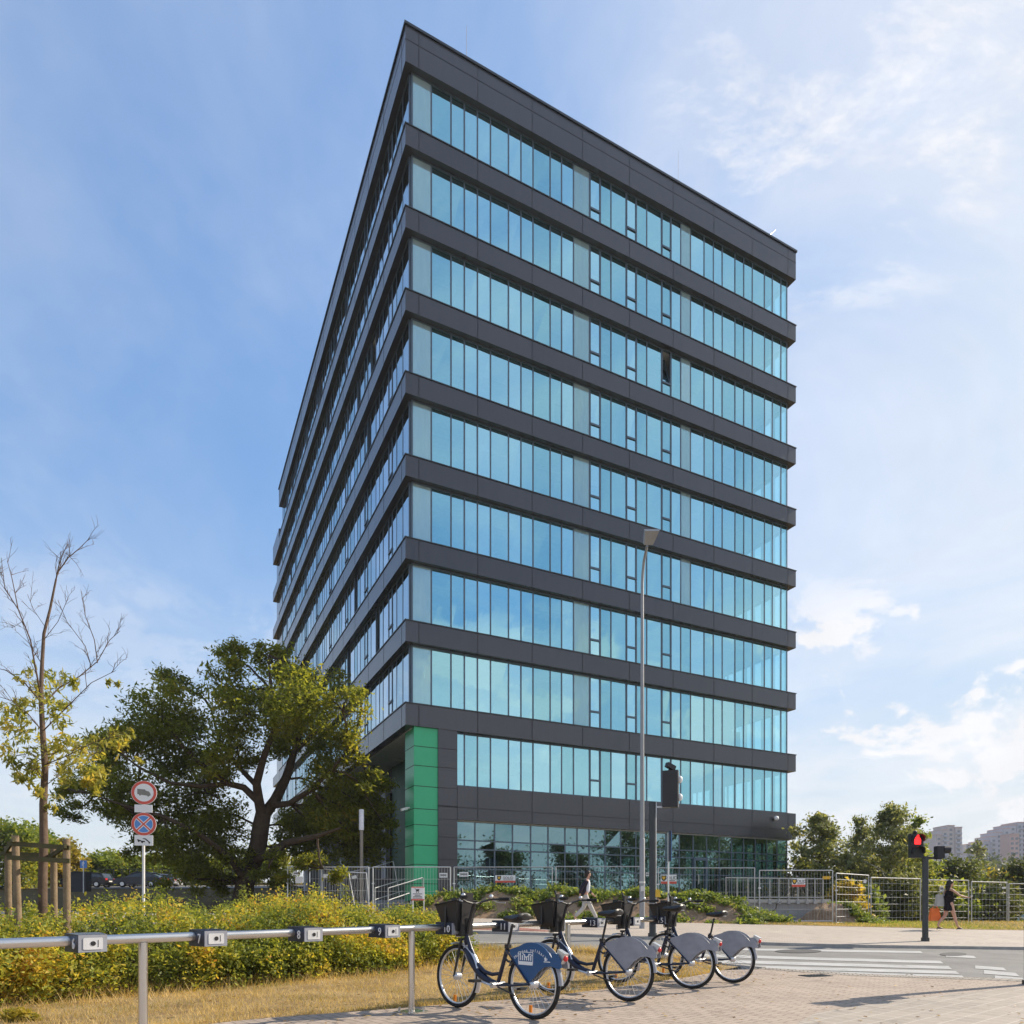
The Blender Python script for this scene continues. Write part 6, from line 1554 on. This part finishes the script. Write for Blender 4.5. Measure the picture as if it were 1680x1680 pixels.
cell = np.sin(pts[:, 0]*3.1+np.sin(pts[:, 1]*2.3)*2)*np.sin(pts[:, 1]*2.7+np.sin(pts[:, 0]*1.9)*2)
pts = pts[np.random.default_rng(9).random(len(pts)) < .62+.38*cell]
blades('dry_grass', 'thin dry straw coloured grass between the hedge and the paving', pts, .06, .0034, M['straw'], 7)
blades('tall_dry_grass', 'longer dry grass tufts at the foot of the hedge', np.concatenate([band_pts(pB, [(x-.3, y+.35) for x, y in pB], 9000, 15), band_pts([(x-.12, y+.10) for x, y in pB], [(x+.45, y-.45) for x, y in pB], 5000, 16)]), .15, .0045, M['straw'], 17)
pts = band_pts([(7.6, 25.2), (12, 24.7), (16, 24.1), (22, 24.4), (30, 25)], [(7.6, 27), (12, 27.2), (16, 30), (22, 33), (30, 34)], 30000, 8)
blades('verge_grass', 'patchy yellow green grass in front of the far fence', pts[:17000], .10, .010, M['lf_weed'], 8)
blades('verge_straw', 'dry straw grass mixed into the far verge', pts[12000:], .09, .010, M['straw'], 18)

# fallen leaves on grass and paving along the rail
rng = np.random.default_rng(55)
pf = np.concatenate([band_pts(pA, pB, 900, 25, 1.0), band_pts([(x+.9, y-.9) for x, y in pA], pA, 420, 26), np.stack([rng.uniform(-1, 6.5, 260), rng.uniform(6.3, 11.5, 260)], -1)])
C = np.stack([pf[:, 0], pf[:, 1], gz(pf[:, 0], pf[:, 1])+.066+rng.random(len(pf))*.02], -1)
V, Fq = leaf_arrays(rng, C, .055, .034, 0, .5, .4); V = V.reshape(-1, 4, 3); V[..., 2] = C[:, None, 2]+(V[..., 2]-C[:, None, 2])*.22; V = V.reshape(-1, 3)
o = npmesh('fallen_leaves', V, Fq, M['lf_litter']); o['kind'] = 'stuff'; o['label'] = 'scattered fallen leaves on the grass and the paving'
# ---- weedy bank before the building
xs_ = np.linspace(-5.4, 11.2, 110); ys_ = np.linspace(25.35, 29.9, 34)
X, Y = np.meshgrid(xs_, ys_)
FY = np.interp(X, [-6, 2, 9, 12], [25.95, 25.55, 25.1, 24.9])
def bank_h(X, Y):
    fy = np.interp(X, [-6, 2, 9, 12], [26.0, 25.6, 25.15, 24.95])
    prof = sstep(0, 2.0, Y-fy)
    top = np.interp(X, [-5.4, -3.8, -2.4, 0, 4, 7, 8.6, 9.8, 10.6], [.05, .35, .85, .98, 1.0, .98, .80, .35, .0])
    lump = .10*np.sin(X*2.3+Y)+.07*np.sin(X*5.1-Y*3)+.04*np.sin(X*11+Y*8)
    return np.maximum(0, (top+lump*np.minimum(1, top*2))*prof)-.06
Z = gz(X, Y)+.07+bank_h(X, Y)
idx = np.arange(X.size).reshape(X.shape)
o = npmesh('bank', np.stack([X, Y, Z], -1).reshape(-1, 3), np.stack([idx[:-1, :-1], idx[:-1, 1:], idx[1:, 1:], idx[1:, :-1]], -1).reshape(-1, 4), M['soil'], smooth=True); o['kind'] = 'structure'; o['label'] = 'bare soil bank before the glazed ground floor'
rng = np.random.default_rng(33)
C = []
for _ in range(330):
    x = rng.uniform(-4.6, 10.4); fy = np.interp(x, [-6, 2, 9, 12], [26.0, 25.6, 25.15, 24.95]); f = rng.random()
    y = fy+(rng.random()*2.6 if f < .52 else rng.uniform(1.5, 3.4)); s = rng.uniform(.07, .22)
    if f < .5 and math.sin(x*1.7+y)*math.sin(y*2.2-x) < -.1: continue
    z = float(gz(x, y)+.07+bank_h(np.array(x), np.array(y))); n = int(60+900*s*s*4)
    C.append(np.array([x, y, z+s*.45])+rng.normal(size=(n, 3))*np.array([s, s, s*.5]))
C = np.concatenate(C); C[:, 2] = np.maximum(C[:, 2], gz(C[:, 0], C[:, 1])+.06+bank_h(C[:, 0], C[:, 1]))
V, Fq = leaf_arrays(rng, C, .13, .085, 0, .6); o = npmesh('bank_weeds', V, Fq, M['lf_weed']); o['kind'] = 'stuff'; o['label'] = 'low bright green weeds over the soil bank'
# stones and clods on the bank
cl = MB(); rr = random.Random(4)
for _ in range(260):
    x = rr.uniform(-4, 10); fy = float(np.interp(x, [-6, 2, 9, 12], [26.0, 25.6, 25.15, 24.95])); y = fy+rr.random()*2
    z = float(gz(x, y)+.07+bank_h(np.array(x), np.array(y))); cl.ball((x, y, z), rr.uniform(.02, .07), 6, 4, 0, (1, 1, .7))
o = cl.build('soil_clods', M['soil']); o['kind'] = 'stuff'; o['label'] = 'loose clods of earth on the bank'
# ---- soil heap at the right behind the fence
c0 = PX(1368, 1514, 28.2); zg = gzf(c0.x, 28.2)
n_r, n_a = 16, 40; V = []
for i in range(n_r+1):
    for j in range(n_a):
        r = i/n_r; a = 2*math.pi*j/n_a; x = c0.x+1.75*r*math.cos(a); y = 28.4+1.5*r*math.sin(a)
        V.append((x, y, zg+.82*(1-sstep(.15, 1.0, r))+.05*math.sin(x*7+y*5)*(1-r)+.03*math.sin(x*17-y*9)-.03))
Fq = [(i*n_a+j, i*n_a+(j+1) % n_a, (i+1)*n_a+(j+1) % n_a, (i+1)*n_a+j) for i in range(n_r) for j in range(n_a)]
o = npmesh('soil_heap', V, Fq, M['soil'], smooth=True); tag(o, 'brown heap of excavated soil beside the retaining wall', 'soil heap')
o.data.flip_normals() if o.data.polygons[n_a*8].normal.z < 0 else None
C = []
for _ in range(70):
    a = rng.uniform(-1.2, 1.4); r = rng.uniform(.25, 1.25); x = c0.x+1.75*r*math.cos(a); y = 28.2+1.4*r*math.sin(a); s = rng.uniform(.07, .18)
    C.append(np.array([x, y, zg+.82*(1-sstep(.15, 1.0, min(r, 1)))+s*.4])+rng.normal(size=(90, 3))*np.array([s, s, s*.5]))
V, Fq = leaf_arrays(rng, np.concatenate(C), .11, .06, 0, .5); o = npmesh('heap_weeds', V, Fq, M['lf_weed']); o['kind'] = 'stuff'; o['label'] = 'green weeds growing over the right side of the soil heap'
# bare stick leaning on the wall, seen against the concrete
t = thing('bare_branch', 'thin bare branch leaning against the grey retaining wall', 'branch', tuple(PX(1252, 1510, 28.9)))
m = MB(); m.tube([PX(1250, 1511, 28.9), PX(1262, 1499, 29), PX(1273, 1491, 29.1), PX(1274, 1484, 29.1), PX(1282, 1479, 29.1)], [.018, .022, .02, .015, .01], 6); m.build('branch', M['bark'], t, True)
t = thing('fallen_pole', 'thin wooden pole leaning on the soil heap', 'pole', tuple(PX(1338, 1512, 27.3)))
m = MB(); m.tube([PX(1337, 1511, 27.1), PX(1350, 1482, 27.6)], .025, 6); m.build('pole', M['stake'], t, True)
# low ivy and shrubs by the steps
p = PX(668, 1500, 27.8); tuft('low dark green shrub beside the entrance steps', tuple(p-Vector((0, 0, .35))), [(0, 0, .3, .5, .4, .28), (-.5, -.1, .15, .35, .3, .18), (.5, .1, .35, .35, .3, .3)], 3000, .11, .07, M['lf_weed'])

# ---- trees and bushes on the right, behind the fence
def rt(px, pyt, d, wpx, **k):
    x = XA(px, d); z = gzf(x, d)-.1; h = ZA(pyt, d)-z; return dict(base=(x, d, z), h=h, cr=wpx/2/F*d, **k)
tree('leafy_tree', 'airy dark green tree just right of the building corner', nleaf=7000, L=.21, Wd=.10, lmat=M['lf_grey'], bmat=M['bark'], seed=41, tr=.15, nb=16, cb=.34, spread=.13, sub=7, **rt(1352, 1322, 38, 100))
tree('birch_tree', 'tall birch with pale trunk and drooping grey green leaves', nleaf=8500, L=.19, Wd=.085, lmat=M['lf_grey'], bmat=M['birch'], seed=42, tr=.13, nb=20, cb=.24, droop=.6, spread=.12, sub=7, **rt(1461, 1312, 37, 120))
tree('birch_tree', 'thinner birch leaning left between the airy tree and the tall birch', nleaf=4600, L=.19, Wd=.085, lmat=M['lf_grey'], bmat=M['birch'], seed=43, tr=.10, nb=15, cb=.22, droop=.5, spread=.13, sub=7, **rt(1420, 1328, 40, 84))
tree('slim_tree', 'slim yellowing tree right of the tall birch', nleaf=3600, L=.20, Wd=.10, lmat=M['lf_bush'], bmat=M['bark'], seed=44, tr=.09, nb=14, cb=.2, spread=.13, sub=7, **rt(1502, 1322, 42, 70))
bl = [('round green bush under the airy tree by the terrace', 1330, 1412, 36, 110, 'lf_mid'), ('dark bush below the thinner birch', 1395, 1398, 39, 90, 'lf_mid'), ('rusty brown bush behind the slanting fence panel', 1385, 1440, 33, 60, 'lf_gold'),
      ('dense green bush below the tall birch', 1452, 1408, 40, 100, 'lf_mid'), ('light green bush behind the red pedestrian signal', 1500, 1390, 44, 110, 'lf_bush'), ('broad green bush behind the walking woman', 1560, 1405, 44, 110, 'lf_mid'),
      ('yellow green bush left of the golden bush', 1600, 1416, 48, 90, 'lf_bush'), ('golden yellow bush behind the right fence', 1640, 1424, 47, 70, 'lf_gold'), ('dark green tree mass at the right picture edge', 1690, 1408, 44, 90, 'lf_mid'),
      ('low shaded bush at the foot of the right fence', 1620, 1452, 38, 110, 'lf_mid'), ('olive bush behind the woman near the fence', 1545, 1448, 38, 100, 'lf_bush'), ('low bush below the birches near the fence', 1470, 1448, 36, 100, 'lf_mid'), ('small bush behind the soil heap', 1412, 1452, 34, 70, 'lf_weed')]
for i, (lab, px, pyt, d, wpx, mt) in enumerate(bl):
    q = rt(px, pyt, d, wpx); b = Vector(q['base']); h = q['h']; cr = q['cr']
    tree('bush', lab, b, h, cr, .08, 4600, .24, .13, M[mt], M['bark'], 60+i, .09, 14, 'bushes beyond the right fence', .4, .1, 4, .24, 'bush', 2)
tree('bare_tree', 'sparse nearly bare tree between the two far towers', nleaf=900, L=.5, Wd=.25, lmat=M['lf_grey'], bmat=M['bark'], seed=91, tr=.2, nb=22, cb=.25, spread=.12, **rt(1598, 1366, 90, 52))
# far wood on the rising ground below the towers
rng = np.random.default_rng(70); bs = []
for i in range(120):
    x = rng.uniform(1500, 1760); d = rng.uniform(120, 330); py = np.interp(x, [1500, 1560, 1600, 1625, 1650, 1760], [1412, 1408, 1397, 1394, 1402, 1398])+rng.uniform(0, 24)
    xx = XA(x, d); zt = ZA(py, d); zb = gzf(xx, d); r = rng.uniform(3, 6)
    bs.append((xx, d, zt-r, r*1.3, r, r)); 
    if zt-zb > 2*r: bs.append((xx, d, zt-2.4*r, r*1.5, r, r*1.2)); bs.append((xx, d, (zb+zt)/2-r, r*1.5, r, (zt-zb)*.4))
V, Fq = leaf_arrays(rng, shrub_cloud(rng, bs, 30000), 1.5, 1.0, 0, .6); o = npmesh('far_wood', V, Fq, M['lf_far']); o['kind'] = 'stuff'; o['label'] = 'far dark green wood below the apartment towers'

# ---- bright bushes and trees behind the parked cars on the left
lt_ = [('tall bright green bush behind the tree stakes at the left edge', 15, 1342, 60, 120, 'lf_bush'), ('yellow green bush behind the young tree', 60, 1352, 66, 90, 'lf_bush'), ('golden bush between the stakes and the parking sign', 108, 1372, 64, 60, 'lf_gold'),
       ('bright low bush behind the black estate car', 165, 1405, 68, 70, 'lf_bush'), ('light green bush between the two parked cars', 182, 1398, 72, 60, 'lf_bush'), ('yellow green bush behind the dark blue saloon', 215, 1412, 70, 80, 'lf_bush'),
       ('bright bush seen under the big tree crown', 262, 1410, 70, 90, 'lf_bush'), ('sunlit bush behind the big tree trunk', 330, 1408, 72, 90, 'lf_bush'), ('sunlit bush right of the big tree trunk', 440, 1405, 78, 110, 'lf_bush'), ('green bush far behind the big tree', 385, 1415, 80, 90, 'lf_mid'), ('tall bush at the far left edge', -40, 1345, 58, 120, 'lf_mid')]
for i, (lab, px, pyt, d, wpx, mt) in enumerate(lt_):
    x = XA(px, d); z = gzf(x, d)-.2; h = ZA(pyt, d)-z
    tree('bush', lab, (x, d, z), h, wpx/2/F*d, .06, 4200, .36, .2, M[mt], M['bark'], 120+i, .12, 16, 'bushes behind the parked cars', .4, .0, 4, .22, 'bush', 2)
# pale fence behind the parked cars
t = thing('railing_fence', 'thin dark railing fence behind the parked cars', 'fence', (XA(120, 65), 65, gzf(XA(120, 65), 65)))
m = MB()
for i in range(46):
    x = XA(-60, 65)+i*.75; z = gzf(x, 65); m.bar((x, 65, z), (x, 65, z+1.7), .05)
for h in (.3, 1.6): m.bar((XA(-60, 65), 65, gzf(XA(-60, 65), 65)+h), (XA(-60, 65)+45*.75, 65, gzf(XA(-60, 65)+33, 65)+h), .05)
m.build('rail', M['darkpole'], t)
# ---- trees across the road to the right, outside the frame: the ground floor glass mirrors them
for i, (x, y, h, cr, lab) in enumerate(((30, -2, 11, 4.2, 'dense tree beyond the right picture edge mirrored at the left of the glazed ground floor'), (36, 3, 9, 3.2, 'middle sized tree beyond the right edge mirrored in the ground floor'),
                                        (43, 7.5, 8.5, 3.6, 'rounded tree beyond the right edge mirrored behind the signal post'), (47, 14, 10, 4.5, 'wide tree beyond the right edge mirrored by the entrance door'), (56, 19, 12, 5, 'tall tree beyond the right edge mirrored at the building corner'), (64, 15, 12, 5.5, 'tall broad tree far beyond the right edge'), (52, 26, 10, 5, 'leafy tree far right on the other side of the crossing'))):
    tree('leafy_tree', lab, (x, y, EYE-1.3), h, cr, .22, 7000, .30, .16, M['lf_mid'], M['bark'], 200+i, .2, 16, None, .45, .1, 4, .2)

# ================================================================== AIR
hm = bpy.data.materials.new('haze_air'); hm.use_nodes = True; ht = NT(hm.node_tree); ht.n.remove(ht.n['Principled BSDF'])
pv = ht.node('ShaderNodeVolumePrincipled', i_Color=(.90, .93, 1.0), i_Density=.00032)
ht.l.new(pv.outputs[0], ht.n['Material Output'].inputs['Volume'])
mb = MB(); mb.box((0, 275, 20), (1340, 1090, 53)); hz = mb.build('haze', hm); hz['kind'] = 'stuff'; hz['label'] = 'thin bright haze in the air'
cy.volume_step_rate = 4; cy.volume_max_steps = 64
for o in bpy.data.objects:
    if '_o' in o.keys(): del o['_o']
